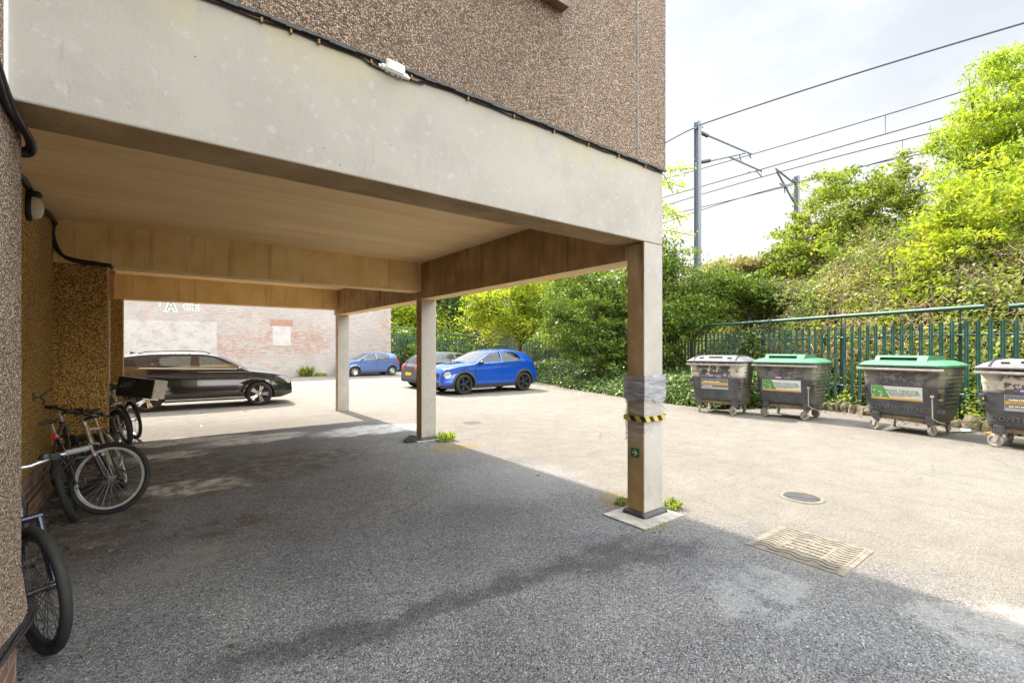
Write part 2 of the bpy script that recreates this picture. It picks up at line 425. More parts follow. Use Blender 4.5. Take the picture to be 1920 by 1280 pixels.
M['leaf_pale'] = mat_leaf('pale_leaves', [(0,(0.081,0.099,0.036)),(.4,(0.180,0.211,0.081)),(.8,(0.306,0.333,0.144)),(1,(0.432,0.432,0.234))], .4)
M['leaf_dead'] = mat_leaf('dying_leaves', [(0,(0.085,0.064,0.030)),(.4,(0.187,0.170,0.060)),(.75,(0.281,0.246,0.093)),(1,(0.357,0.255,0.153))], .35)
def mat_bark(name='bark', a=(.05,.038,.026), b=(.16,.13,.10)):
    t = NT(name); p = t.pos()
    n = t.noise(t.map(p, (14, 14, 2)), 1.0, 6, .65)
    return t.done(t.ramp(n, [(.3, a), (.7, b)]), .9, bump=t.bump(n, .03, .8), spec=.2)
M['bark'] = mat_bark()
M['stem'] = mat_bark('dead_stems', (.14,.09,.055), (.36,.26,.18))

def mat_soil():
    t = NT('embankment_soil'); p = t.pos()
    n = t.noise(p, 2.5, 7, .65)
    return t.done(t.ramp(n, [(.3,(.018,.018,.008)),(.55,(.045,.04,.018)),(.75,(.10,.075,.045))]), .95, bump=t.bump(n, .15, 1.0), spec=.1)
M['soil'] = mat_soil()

def mat_stone():
    t = NT('rubble_stone'); p = t.pos()
    n = t.noise(p, 5, 7, .65)
    c = t.ramp(n, [(.3,(.07,.055,.035)),(.5,(.15,.125,.085)),(.72,(.25,.215,.16))])
    c = t.mix(t.m('MULTIPLY', t.rng(t.noise(p, 2.2, 4), .52, .66), .6), c, (.16,.16,.05))
    return t.done(c, .9, bump=t.bump(n, .06, 1.0), spec=.2)
M['stone'] = mat_stone()

def mat_green_steel():
    t = NT('green_steel'); p = t.pos()
    n = t.noise(p, 3.5, 6, .65)
    c = t.ramp(n, [(.3,(.014,.052,.038)),(.55,(.026,.083,.060)),(.8,(.055,.13,.10))])
    c = t.mix(t.m('MULTIPLY', t.rng(t.noise(p, 11, 6, .7), .60, .70), .6), c, (.16,.20,.15))
    return t.done(c, t.rng(n, .3, .7, .38, .6), bump=t.bump(t.noise(p, 40, 3), .002, .5))
M['green'] = mat_green_steel()
M['hub_black'] = plain('black_spokes', (.03,.03,.032), .4, .3)
M['steel'] = plain('galvanised_steel', (.34,.34,.35), .45, .6)
M['mast'] = plain('grey_mast_steel', (.20,.215,.25), .55, .35)
M['wire'] = plain('wire', (.10,.10,.11), .5, .5)
M['insul'] = plain('insulator', (.10,.075,.07), .3)
M['black'] = plain('black_plastic', (.016,.016,.018), .45)
M['cable'] = plain('black_cable', (.012,.012,.016), .4)
M['rubber'] = plain('rubber', (.018,.017,.016), .75, var=.35, bump=.5)
M['silver'] = plain('silver_alloy', (.62,.62,.63), .28, .9, var=.08)
M['rim_pale'] = plain('pale_alloy', (.62,.63,.66), .35, .5)
M['dirty_white'] = plain('dirty_white', (.62,.60,.56), .6)
M['white_pl'] = plain('white_plastic', (.78,.78,.77), .4, var=.08)
M['chrome'] = plain('satin_trim', (.50,.51,.54), .35, .0, var=.03)
M['wood'] = plain('ochre_wood', (.46,.25,.08), .6, var=.3)
M['brown_wood'] = plain('brown_wood', (.16,.09,.04), .5, var=.3)
M['grey_mid'] = plain('grey_plastic', (.22,.22,.22), .5)
M['cream'] = plain('cream_plastic', (.36,.32,.25), .5, var=.12)

def car_paint(name, col, flake=.25, rough=.28, metal=.35):
    t = NT(name)
    n = t.noise(t.obj(), 420, 2)
    c = t.mix(1.0, col, t.ramp(n, [(.3, 1-flake), (.7, 1+flake)]), 'MULTIPLY')
    z = t.xyz(t.obj())[2]
    dust_or_sun_tone = t.m('MULTIPLY', t.rng(z, .55, .2), t.rng(t.noise(t.obj(), 5, 5), .3, .7, .3, .8))
    c = t.mix(t.m('MULTIPLY', dust_or_sun_tone, .22), c, (.16,.14,.11))
    r = t.m('ADD', rough, t.m('MULTIPLY', dust_or_sun_tone, .3))
    return t.done(c, r, metal, spec=.5, coat=1.0)
M['p_blue'] = car_paint('bright_blue_paint', (.006,.075,.45), rough=.15)
M['p_slate'] = car_paint('pale_blue_paint', (.10,.16,.36))
M['p_brown'] = car_paint('dark_brown_paint', (.010,.0075,.0065), rough=.14, metal=.0)
M['p_black'] = car_paint('black_paint', (.006,.006,.007), rough=.2, metal=.0)
M['glass'] = plain('car_glass', (.05,.055,.052), .04, 0, .6, .3, var=.1)
M['glass_tint'] = plain('tinted_glass', (.010,.010,.010), .05, 0, .5, .0, var=.1)
M['screen'] = plain('windscreen_glass', (.06,.065,.065), .05, 0, .9, .8, var=.1)
M['lamp_clear'] = plain('lamp_glass', (.52,.54,.56), .08, .5, .8, .5, var=.4, scale=30)
M['lamp_red'] = plain('red_lamp', (.50,.012,.02), .12, 0, .7, .6, var=.3, scale=25)
M['plate_y'] = plain('yellow_plate', (.75,.42,.03), .4, var=.08)
M['plate_w'] = plain('white_plate', (.75,.75,.72), .4, var=.08)
M['clad'] = plain('cladding', (.035,.035,.037), .6)
M['dark'] = plain('dark_void', (.006,.006,.006), .9)

def mat_bin(name, peel):
    t = NT(name); o = t.obj(); x, y, z = t.xyz(o)
    w = t.n('VectorMath', {0: o, 1: t.n('ObjectInfo', out='Location')}, operation='ADD')
    n = t.noise(w, 3.0, 6, .65)
    c = t.ramp(n, [(.3,(.040,.040,.045)),(.55,(.075,.073,.078)),(.8,(.12,.115,.115))])
    sc = t.rng(t.noise(t.map(w, (2, 2, 16)), 1.5, 5, .7), .58, .70)
    c = t.mix(t.m('MULTIPLY', sc, .30), c, (.26,.25,.24))
    dr = t.rng(t.noise(t.map(w, (20, 20, 1.3)), 1.0, 5, .6), .55, .72)
    c = t.mix(t.m('MULTIPLY', dr, .30), c, (.20,.17,.14))
    mossy = t.m("MULTIPLY", t.rng(y, .50, .64), t.rng(t.noise(w, 3, 5), .35, .6))
    c = t.mix(t.m('MULTIPLY', mossy, .65), c, (.16,.14,.03))
    if peel:
        band = t.m('MULTIPLY', t.rng(z, .86, .98), t.rng(x, .0, .2))
        pk = t.rng(t.noise(t.map(w, (4, 4, 5)), 1.6, 6, .68), .50, .53)
        pk = t.m('MAXIMUM', pk, t.m('MULTIPLY', t.rng(t.m('ABSOLUTE', y), .30, .5), t.rng(t.noise(w, 5, 5), .38, .44)))
        c = t.mix(t.m('MULTIPLY', t.m('MULTIPLY', band, pk), peel), c, (.56,.52,.43))
    h = t.m('ADD', t.noise(w, 30, 4), t.m('MULTIPLY', sc, .4))
    return t.done(c, t.rng(n, .3, .7, .42, .65), bump=t.bump(h, .004, .7), spec=.4)
M['bin_a'] = mat_bin('peeling_black_bin', .85)
M['bin_b'] = mat_bin('scuffed_grey_bin', .18)
M['lid_green'] = plain('green_lid', (.05,.175,.085), .5, var=.25, scale=4)
M['lid_green_in'] = plain('green_recess', (.012,.14,.065), .6, var=.25)
M['lid_grey'] = plain('faded_grey_lid', (.12,.115,.115), .6, var=.3, scale=4)
M['rust'] = plain('rusty_frame', (.19,.13,.075), .75, var=.5, scale=12)
M['castor'] = plain('castor_grey', (.36,.32,.28), .6, var=.35, scale=14)
M['st_green'] = plain('sticker_green', (.10,.30,.07), .5, var=.35, scale=22)
M['st_white'] = plain('sticker_white', (.62,.63,.60), .5, var=.12)
M['st_yellow'] = plain('sticker_yellow', (.66,.36,.03), .5, var=.12)
M['st_grey'] = plain('sticker_grey', (.16,.16,.165), .5, var=.1)
M['st_pale'] = plain('sticker_pale_grey', (.36,.38,.39), .5, var=.1)
M['st_purple'] = plain('sticker_purple', (.17,.07,.22), .5, var=.1)
M['t_green'] = plain('green_print', (.12,.28,.10), .5, var=.05)
M['sign_green'] = plain('sign_green', (.012,.13,.055), .4, var=.1)
M['sign_glow'] = plain('sign_cream', (.62,.62,.40), .5, var=.08)
M['hz_y'] = plain('tape_yellow', (.54,.40,.07), .35, var=.12)
M['hz_k'] = plain('tape_black', (.015,.015,.015), .35)
M['lintel'] = plain('terracotta_lintel', (.33,.19,.14), .8, var=.2)
M['render'] = plain('pink_grey_render', (.47,.43,.415), .85, var=.2, scale=3)
M['graf_w'] = plain('graffiti_white', (.80,.80,.77), .7, var=.06)
M['graf_g'] = plain('graffiti_green', (.25,.265,.21), .7, var=.2)
M['iron'] = plain('cast_iron', (.175,.152,.122), .88, .0, spec=.15, var=.35, scale=20, bump=.8)
M['grate'] = plain('grate_grey', (.085,.083,.082), .85, .0, spec=.15, var=.3, bump=.8)
M['pad'] = plain('painted_pad', (.34,.315,.27), .9, spec=.15, var=.35, scale=9, bump=.6)
M['bitumen'] = plain('bitumen', (.045,.042,.04), .55, var=.4, bump=.6)
M['cable_pin'] = plain('rusty_clip', (.32,.17,.06), .7)
M['paper'] = plain('paper', (.60,.62,.66), .7)
M['orange'] = plain('orange_plastic', (.62,.16,.02), .4)
M['blueblack'] = plain('blue_black_enamel', (.018,.02,.045), .25, .3, coat=.5)
M['enamel_w'] = plain('white_enamel', (.62,.60,.55), .3, coat=.5)
M['enamel_k'] = plain('black_enamel', (.02,.02,.022), .3, coat=.4)
M['bronze'] = plain('worn_bronze_metal', (.32,.26,.19), .4, .7)
M['leather'] = plain('worn_saddle', (.05,.045,.04), .5)
M['tan'] = plain('tan_saddle', (.24,.16,.09), .6)
M['lens'] = plain('opal_glass', (.70,.64,.52), .3, var=.06)

def mat_film(name, col, fac):
    t = NT(name); p = t.pos()
    n = t.noise(t.map(p, (3, 3, 22)), 1.6, 5, .6)
    s = t.n('BsdfPrincipled', {'Base Color': t.ramp(n, [(.3, tuple(c*.7 for c in col)), (.7, col)]), 'Roughness': .22, 'Specular IOR Level': .8,
                               'Normal': t.bump(t.noise(t.map(p, (5, 5, 14)), 2.5, 4), .02, .8)})
    tr = t.n('BsdfTransparent', {'Color': (1, 1, 1)})
    f = t.rng(n, .35, .65, fac-.15, fac+.15)
    t.t.links.new(t.n('MixShader', {0: f, 1: tr, 2: s}), t.out.inputs['Surface'])
    return t.mat
M['film'] = mat_film('clear_film', (.60,.56,.52), .40)
M['film_dark'] = mat_film('grey_tape', (.40,.40,.44), .74)

M['emboss'] = plain('embossed_grey', (.12,.12,.125), .5, var=.2)

def mat_see(name, tint, gl):
    t = NT(name)
    f = t.m('ADD', t.m('MULTIPLY', t.n('Fresnel', {'IOR': 1.45}), 1.0), gl)
    a = t.n('BsdfTransparent', {'Color': (*tint, 1)}); b = t.n('BsdfGlossy', {'Color': (.9,.9,.9,1), 'Roughness': .02})
    t.t.links.new(t.n('MixShader', {0: f, 1: a, 2: b}), t.out.inputs['Surface'])
    return t.mat
M['see'] = mat_see('clear_car_glass', (.40,.44,.42), .06)
M['see_dark'] = mat_see('privacy_glass', (.09,.09,.09), .03)
# ------------------------------------------------------------------ building dimensions
XA, XB = 3.63, 3.92           # column / side beam in x
YC = (2.72, 7.36, 12.06)      # column rows
WX, RX = -0.49, -0.95         # wing face, recess wall face

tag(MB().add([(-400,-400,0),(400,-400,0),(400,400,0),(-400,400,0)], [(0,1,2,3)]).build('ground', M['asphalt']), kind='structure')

bd = empty('apartment_building', (-0.49, 2.72, 0), label='brown pebbledashed apartment block raised on concrete columns over the covered parking bay', cat='building')
INV = Matrix.Translation((0.49, -2.72, 0))
def part(mb, name, mats, parent=bd, **k):
    o = mb.build(name, mats, parent, **k)
    o.matrix_parent_inverse = INV
    return o
def fbox(a, b, faces):
    """box with a material index per face: bottom, top, -y, +x, +y, -x"""
    m = MB().box(a, b); m.m[-6:] = faces; return m

# upper storeys and the wing beside the camera
part(MB().box((-8, 2.700, 3.326), (3.937, 12.40, 10.5)), 'wall', M['pebble'])
wg = MB().box((-8, -6, .37), (WX, 2.69, 10.5)).box((-8, 2.69, .37), (WX, 3.01, 3.324))
part(wg, 'wall', M['pebble'])
bell = MB().prism([(WX-.02, .60), (WX+.001, .60), (WX+.022, .40), (WX+.02, .372), (WX-.02, .372)], 'y', -6, 3.018)
part(bell, 'render_drip', M['pebble'])
part(MB().box((-8, -6, 0), (WX-.012, 2.99, .366)), 'plinth', M['brick'])
part(MB().box((-8, 3.012, .44), (RX, 12.40, 3.324)), 'wall', M['pebble_in'])
part(MB().box((-8, 3.014, 0), (RX+.012, 12.39, .438)), 'plinth', M['brick'])
for y0, xr in ((YC[1], WX+.01), (YC[2], -.55)):
    part(MB().box((RX-.03, y0, .47), (xr, y0+.30, 2.576)), 'pier', M['pebble_in'], bevel=.012)
    part(MB().box((RX-.03, y0+.012, 0), (xr-.012, y0+.288, .468)), 'plinth', M['brick'])
# beams
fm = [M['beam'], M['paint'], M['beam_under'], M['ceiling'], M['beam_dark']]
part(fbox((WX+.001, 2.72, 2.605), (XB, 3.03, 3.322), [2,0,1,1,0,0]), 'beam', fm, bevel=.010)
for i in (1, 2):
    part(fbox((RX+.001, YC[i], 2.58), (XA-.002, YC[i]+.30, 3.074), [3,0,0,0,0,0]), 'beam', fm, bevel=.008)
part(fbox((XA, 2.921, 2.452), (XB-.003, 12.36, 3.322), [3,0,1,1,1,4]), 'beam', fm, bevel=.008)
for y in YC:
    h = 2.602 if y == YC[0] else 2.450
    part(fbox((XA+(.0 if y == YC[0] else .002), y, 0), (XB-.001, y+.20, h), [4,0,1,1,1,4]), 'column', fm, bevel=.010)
part(MB().box((RX+.001, 3.03, 3.07), (XA-.001, 12.36, 3.32)), 'ceiling', M['ceiling'])
# movement joint, corner bead, window with its sill on the storey above
part(MB().box((3.497, 2.694, 3.40), (3.507, 2.7005, 10.5)), 'joint_bead', M['grey_mid'])
part(MB().box((WX, 2.706, 2.62), (WX+.012, 2.7195, 3.5)), 'corner_bead', M['white_pl'])
w = part(MB().box((1.0, 2.62, 4.262), (2.56, 2.70, 4.335)), 'window_sill', M['brown_wood'], bevel=.006)
wf = MB()
for a, b in (((1.05,2.66,4.337),(1.12,2.70,5.6)), ((2.43,2.66,4.337),(2.50,2.70,5.6)), ((1.12,2.66,5.53),(2.43,2.70,5.6)), ((1.75,2.66,4.337),(1.81,2.70,5.53)), ((1.12,2.66,4.337),(1.75,2.70,4.40)), ((1.81,2.66,4.337),(2.43,2.70,4.40))):
    wf.box(a, b)
wfo = part(wf, 'window', M['brown_wood'], bevel=.004)
part(MB().box((1.125, 2.68, 4.405), (1.745, 2.696, 5.525)).box((1.815, 2.68, 4.405), (2.425, 2.696, 5.525)), 'pane', M['glass'], parent=wfo).matrix_parent_inverse = INV
# dark strip standing in for the shadow line under the pebbledash
dm = MB(); N = 60
for i in range(N):
    a = WX + (3.94-WX)*i/N; b = WX + (3.94-WX)*(i+1)/N
    dm.box((a, 2.690, 3.318 + .004*math.sin(i*1.7)), (b, 2.712, 3.336))
part(dm, 'shadow_gap_strip', M['bitumen'])

# concrete pads and bitumen collars at the feet of the columns
def pad(name_label, y, x0, x1, y0, y1):
    o = empty('column_pad', ((x0+x1)/2, (y0+y1)/2, 0), label=name_label, cat='concrete pad')
    cx, cy = (x0+x1)/2, (y0+y1)/2
    MB().box((x0-cx, y0-cy, -.02), (x1-cx, y1-cy, .014)).build('slab', M['pad'], o, bevel=.004)
    a, b, c, d = XA-.045-cx, XB+.045-cx, y-.045-cy, y+.245-cy
    lp = []
    for z, g in ((.0145, .0), (.03, .0), (.045, -.012), (.055, -.030), (.06, -.044)):
        r = .05; pts = []
        for (qx, qy, a0) in ((b+g-r, d+g-r, 0), (a-g+r, d+g-r, 90), (a-g+r, c-g+r, 180), (b+g-r, c-g+r, 270)):
            for k in range(5):
                t = math.radians(a0 + k*22.5); wv = .004*math.sin(k*2+a0)
                pts.append(Vector((qx + (r+wv)*math.cos(t), qy + (r+wv)*math.sin(t), z)))
        lp.append(pts)
    MB().loops(lp).build('collar', M['bitumen'], o, smooth=50)
    return o
pad('pale square painted pad under the film-wrapped column with a dark collar', YC[0], 3.40, 4.0, 2.545, 3.03)
pad('pale pad under the middle column beside the black rubber scrap', YC[1], 3.50, 4.05, 7.22, 7.64)

# ------------------------------------------------------------------ things fixed on the building
def top_cable():
    o = empty('facade_cable', (1.2, 2.70, 3.30), label='thin black cable clipped along the top of the pale concrete beam', cat='cable')
    pts = []; n = 90
    for i in range(n+1):
        x = WX+.05 + (3.90-WX-.05)*i/n
        z = 3.303 - .004*math.sin(x*7) - .003*math.sin(x*19)
        if 1.0 < x < 1.30: z = 3.285 - .01*math.sin((x-1.0)/.3*PI)
        pts.append((x-1.2, 2.7105-2.70, z-3.30))
    MB().tube(pts, .0045, 6).build('cable', M['cable'], o, smooth=60)
    for u, v in ((597,78),(695,118),(770,147),(876,188),(962,220),(1037,250),(1101,275),(1158,297),(1208,317),(545,55),(490,33)):
        p = py(u, v, 2.715); c = MB(); c.box((p.x-1.2-.006, 2.697-2.70, 3.290-3.30), (p.x-1.2+.005, 2.722-2.70, 3.312-3.30)); c.build('clip', M['cable_pin'], o)
top_cable()
jb = empty('junction_box', py(737, 133, 2.72), label='small white junction box on the cable along the top of the pale beam', cat='junction box')
jb.rotation_euler = (0, math.radians(4), 0)
MB().box((-.062,-.045,-.036), (.062,.0,.036)).build('box', M['white_pl'], jb, bevel=.010, seg=3)
MB().box((-.052,-.052,-.028), (.052,-.044,.030)).build('lid', M['white_pl'], jb, bevel=.004)
for s in (-1, 1):
    g = MB(); g.tube([(s*.062,-.02,-.012), (s*.082,-.02,-.016)], .017, 10); g.tube([(s*.082,-.02,-.016), (s*.10,-.02,-.020)], .011, 10)
    g.build('gland', M['white_pl'], jb, smooth=50)
for x in (-.03, .01, .04): MB().tube([(x,-.022,-.036),(x,-.022,-.041)], .008, 8).build('knockout', M['grey_mid'], jb)
MB().tube([(-.10,-.02,-.02),(-.14,-.018,.0),(-.19,-.01,.022)], .006, 6).build('lead', M['cable'], jb)
g = MB().tube([(.10,-.02,-.02),(.16,-.015,-.012),(.2,-.01,-.006)], .005, 6)
g.build('lead', M['cable'], jb)

def bundle(name, label, pts, n, r, spread, cat='cable'):
    o = empty(name, pts[0], label=label, cat=cat)
    p0 = Vector(pts[0])
    for k in range(n):
        rr = np.random.default_rng(k+3); q = []
        ph = rr.uniform(0, 6)
        # catmull-rom smoothing
        P = [Vector(p) for p in pts]
        P = [P[0]] + P + [P[-1]]
        for i in range(1, len(P)-2):
            for s in range(6):
                t = s/6
                c = .5*((2*P[i]) + (P[i+1]-P[i-1])*t + (2*P[i-1]-5*P[i]+4*P[i+1]-P[i+2])*t*t + (3*P[i]-P[i-1]-3*P[i+1]+P[i+2])*t**3)
                j = i*6+s
                q.append(c - p0 + Vector((spread*math.sin(ph+k*2.1+j*.11), spread*math.cos(ph*1.3+k*2.1), spread*math.cos(ph+k*2.4+j*.13))))
        q.append(P[-1]-p0)
        MB().tube(q, r, 7).build('strand', M['cable'], o, smooth=60)
    return o
cb = [px_(25, 300, RX+.02), px_(44, 336, RX+.02), px_(75, 384, RX+.02)]
yb = 7.36-.018
bundle('cable_bundle', 'thick black cable bundle bending down the recess wall and along the pier top', 
       cb + [Vector((RX+.03, 7.30, 3.04)), py(101, 440, yb), py(107, 465, yb), py(122, 482, yb), py(150, 490, yb), py(185, 494, yb), py(206, 497, yb), Vector((-.46, 7.5, 2.585))], 3, .016, .016)
lo = bundle('cable_loop', 'glossy black cables looping round the wall corner just below the beam',
       [Vector((-.478, 2.30, 2.70)), Vector((-.472, 2.55, 2.585)), Vector((-.465, 2.80, 2.56)), Vector((-.448, 2.96, 2.53)), Vector((-.462, 3.05, 2.50)), Vector((-.53, 3.06, 2.485)), Vector((-.62, 3.05, 2.50))], 3, .013, .014)
bundle('cable_coil', 'black cables hanging round the brick foot of the near wall',
       [Vector((-.465, 1.6, .53)), Vector((-.462, 2.4, .475)), Vector((-.458, 2.72, .425)), Vector((-.448, 2.94, .40)), Vector((-.455, 3.04, .43)), Vector((-.54, 3.06, .46)), Vector((-.62, 3.05, .42))], 3, .008, .012)

# wall lamp, hook, downpipe with its wooden box
p = px_(50, 388, RX)
lm = empty('wall_lamp', p, label='white oval bulkhead lamp high on the ochre recess wall', cat='lamp')
RY = Matrix.Rotation(PI/2, 4, 'Y')
sc = Matrix.Diagonal((1.45, 1, 1, 1))
MB().lathe([(0,0),(.085,0),(.09,.02),(.082,.04),(0,.04)], 24, M=RY @ sc).build('base', M['black'], lm, smooth=40)
MB().lathe([(.074,.04),(.072,.065),(.055,.095),(.03,.11),(0,.114)], 24, M=RY @ sc).build('lens', M['lens'], lm, smooth=60)
MB().box((0,-.05,.10),(.10,.05,.15)).build('hood', M['black'], lm, bevel=.02)
p = px_(62, 742, RX)
hk = empty('wall_hook', p, label='small dark iron bracket sticking out of the recess wall above the bikes', cat='hook')
MB().tube([(0,0,-.02),(.05,-.03,-.01),(.10,-.02,.04),(.13,.0,.06),(.12,.05,.07)], .009, 6).tube([(.05,-.03,-.01),(.07,.03,-.05),(.06,.05,-.09)], .008, 6).build('prong', M['bitumen'], hk, smooth=60)
MB().box((0,-.03,-.05),(.008,.03,.03)).build('plate', M['bitumen'], hk)
p = Vector((-.755, 11.62, 0))
dp = empty('downpipe', p, label='white downpipe running up the recess between the two piers', cat='pipe')
MB().tube([(0,0,0),(0,0,2.52)], .036, 14).build('pipe', M['dirty_white'], dp, smooth=50)
for z in (.6, 1.7): MB().tube([(0,0,z),(0,0,z+.05)], .043, 14).build('bracket', M['dirty_white'], dp, smooth=50)
wb = empty('timber_box', (-.755, 11.62, 2.53), label='small ochre timber box above the white downpipe', cat='box')
MB().box((-.10,-.07,0),(.10,.07,.48)).build('case', M['wood'], wb, bevel=.004)
MB().box((-.10,-.074,.22),(.10,-.07,.24)).box((.03,-.08,.2),(.05,-.07,.26)).build('catch', M['bronze'], wb)
rb = MB()
for i in range(3):
    for j in range(2): rb.box((-.11+j*.115,-.07,i*.075),(-.005+j*.115,.07,i*.075+.066))
tag(rb.build('brick_packing', M['lintel'], bevel=.004), 'three courses of red brick packed above the small timber box', 'brick').location = (-.755, 11.62, 3.012-.0)
bpy.data.objects['brick_packing'].scale = (1, 1, .24)

# ------------------------------------------------------------------ film, tape and sign on the near column
def sleeve(name, mat, z0f, z1f, g, label, cat, nz=14, jit=.004, seed=1, group=None):
    """sheet wrapped round the near column; z0f/z1f give the lower/upper edge for a point of its outline"""
    r = np.random.default_rng(seed); out = []
    a, b, c, d = XA-g, XB+g, YC[0]-g, YC[0]+.20+g
    per = []
    def seg(p, q, n):
        for i in range(n): per.append((p[0]+(q[0]-p[0])*i/n, p[1]+(q[1]-p[1])*i/n))
    seg((a,d),(a,c),10); seg((a,c),(b,c),14); seg((b,c),(b,d),10); seg((b,d),(a,d),14)
    loops = []; n = len(per); mid = ((a+b)/2, (c+d)/2)
    for k in range(nz+1):
        lp = []
        for i, (x, y) in enumerate(per):
            z0, z1 = z0f(x, y), z1f(x, y)
            z = z0 + (z1-z0)*k/nz
            o = jit*(.9 + .55*math.sin(z*62+i*.21+seed) + .45*math.sin(z*23-i*.37+2*seed) + .3*math.sin(i*.9+z*110)) + abs(r.normal(0, jit*.12))
            dx, dy = x-mid[0], y-mid[1]; l = max(abs(dx)/.17, abs(dy)/.13); 
            lp.append(Vector((x + dx*o*5, y + dy*o*5, z)))
        loops.append(lp)
    ob = MB().loops(loops, cap0=False, cap1=False).build(name, mat, None, smooth=70)
    tag(ob, label, cat, group)
    return ob
lx = lambda x: 1.0 if x < XA + .0 else 0.0
sleeve('plastic_film', M['film'], lambda x, y: .715 + .02*math.sin(y*40) if x < XA else .80 + .10*(x-XA)/.29 + .015*math.sin(x*50), lambda x, y: 1.19 + .01*math.sin(x*30+y*50), .006,
       'wrinkled clear plastic film wrapped round the near column below the grey tape', 'plastic film', 16, .006, 3)
sleeve('film_band', M['film_dark'], lambda x, y: 1.10 + .016*math.sin(x*22+y*31) + .008*math.sin(x*61), lambda x, y: 1.345 + .010*math.sin(x*35+y*17), .018,
       'broad band of grey plastic film round the near column above the hazard tape', 'plastic film', 10, .006, 5)
# hazard tape with slanted bands
def tape_band():
    mb = MB(); g = .024; zc = .935; hh = .025; per = []
    a, b, c, d = XA-g, XB+g, YC[0]-g, YC[0]+.2+g
    cor = [(a,d),(a,c),(b,c),(b,d),(a,d)]; L = 0
    W = .062; sl = .035
    def at(s):
        for i in range(4):
            p, q = cor[i], cor[i+1]; l = math.hypot(q[0]-p[0], q[1]-p[1])
            if s <= l: return (p[0]+(q[0]-p[0])*s/l, p[1]+(q[1]-p[1])*s/l)
            s -= l
        return cor[4]
    tot = 2*(b-a)+2*(d-c); s = 0; k = 0
    while s < tot:
        for j in range(6):
                s0, s1 = s + W*j/6, s + W*(j+1)/6
                lo = [min(max(t, 0), tot) for t in (s0, s1)]; hi = [min(max(t+sl, 0), tot) for t in (s0, s1)]
                A, B, C, D = at(hi[0]), at(hi[1]), at(lo[1]), at(lo[0])
                mb.add([(*A, zc-hh), (*B, zc-hh), (*C, zc+hh), (*D, zc+hh)], [(0,1,2,3)], k % 2)
        s += W; k += 1
    for i, v in enumerate(mb.v): mb.v[i] = (v[0]-XA, v[1]-YC[0], v[2]-.90 + .0015*math.sin(v[0]*13))
    o = mb.build('hazard_tape', [M['hz_y'], M['hz_k']]); o.location = (XA, YC[0], .90)
    tag(o, 'yellow and black striped hazard tape round the film-wrapped near column', 'tape')
tape_band()
# green arrow sign on the shaded side of the column
sg = empty('arrow_sign', (XA-.002, 2.822, .606), label='small green sign with a cream arrow low on the near column', cat='sign')
MB().box((-.003,-.047,-.043),(.0,.047,.043)).build('plate', M['sign_green'], sg)
ar = MB()
def fl(pts):  # drawn in (right, up) as the viewer sees it; the viewer's right is -y
    ar.loops([[Vector((-.0032, -a, b)) for a, b in pts], [Vector((-.0042, -a, b)) for a, b in pts]])
fl([(-.032,-.006),(.020,-.006),(.020,.006),(-.032,.006)])
fl([(.0,.030),(-.014,.030),(.013,.0),(.031,.0)]); fl([(.0,-.030),(.031,.0),(.013,.0),(-.014,-.030)])
ar.build('arrow', M['sign_glow'], sg)
# crumpled rubber scrap at the middle column
rs = np.random.default_rng(5); sc_ = MB(); base = pg(778, 827)
for k in range(5):
    q = []
    for i in range(7): q.append((-.16+.055*i + rs.normal(0,.01), .02*k-.05 + rs.normal(0,.012), .02+.018*k*math.sin(i*.6)+abs(rs.normal(0,.008))))
    sc_.tube(q, .018, 6)
o = sc_.build('rubber_scrap', M['rubber'], smooth=40); o.location = (base.x-.02, base.y, 0); tag(o, 'crumpled black rubber scrap lying at the foot of the middle column', 'scrap')

# ------------------------------------------------------------------ covers in the ground
dr = empty('drain_grate', pg(1503, 933), label='round grey drain grate in the sunlit yard beyond the near column', cat='drain cover')
MB().lathe([(.17,.002),(.172,.012),(.205,.012),(.215,.002)], 40).build('ring', M['iron'], dr, smooth=40)
MB().lathe([(0,.003),(.172,.003)], 40).build('pit', M['dark'], dr)
g = MB()
for i in range(-9, 10):
    y = i*.018; l = math.sqrt(max(.168**2 - y*y, 0)); g.box((-l, y-.0055, .003), (l, y+.0055, .010))
g.box((-.009,-.168,.004),(.009,.168,.0125)); g.build('grate', M['grate'], dr)
dr.rotation_euler = (0, 0, math.radians(28))
mc = empty('manhole_cover', (4.16, 1.53, 0), label='square cast iron cover with wavy ribs half in the building shadow', cat='manhole cover')
MB().box((-.335,-.345,-.01),(.335,.345,.006)).build('frame', M['iron'], mc, bevel=.004)
MB().box((-.30,-.31,-.01),(.30,.31,.009)).build('lid', M['iron'], mc, bevel=.003)
g = MB()
for k in range(12):
    x0 = -.275 + k*.05; run = []
    for i in range(41):
        y = -.29 + .58*i/40
        inside = abs(y) < .155 and -.20 < x0 < .14
        if inside:
            if len(run) > 2: g.tube(run, .0055, 5)
            run = []
        else: run.append((x0 + .018*math.sin(y*34), y, .010))
    if len(run) > 2: g.tube(run, .0055, 5)
rr = np.random.default_rng(4)
for k in range(5):       # worn raised marks
    y = -.13
    while y < .13:
        l = rr.uniform(.012, .03); g.box((-.17+k*.065, y, .009), (-.14+k*.065, y+.008, .014))
        if rr.random() < .6: g.box((-.17+k*.065, y, .009), (-.162+k*.065, y+l*.7, .0135))
        y += l
g.build('rib', M['iron'], mc, smooth=50)
fc = empty('inspection_cover', pg(885, 793), label='small faint round cover flush with the sunny yard beyond the middle column', cat='manhole cover')
MB().lathe([(0,.005),(.20,.005),(.205,.010),(.24,.010),(.26,.001)], 32).build('ring', M['iron'], fc, smooth=40)
MB().lathe([(0,.007),(.19,.007),(.195,.004)], 32).build('lid', M['grate'], fc, smooth=40)

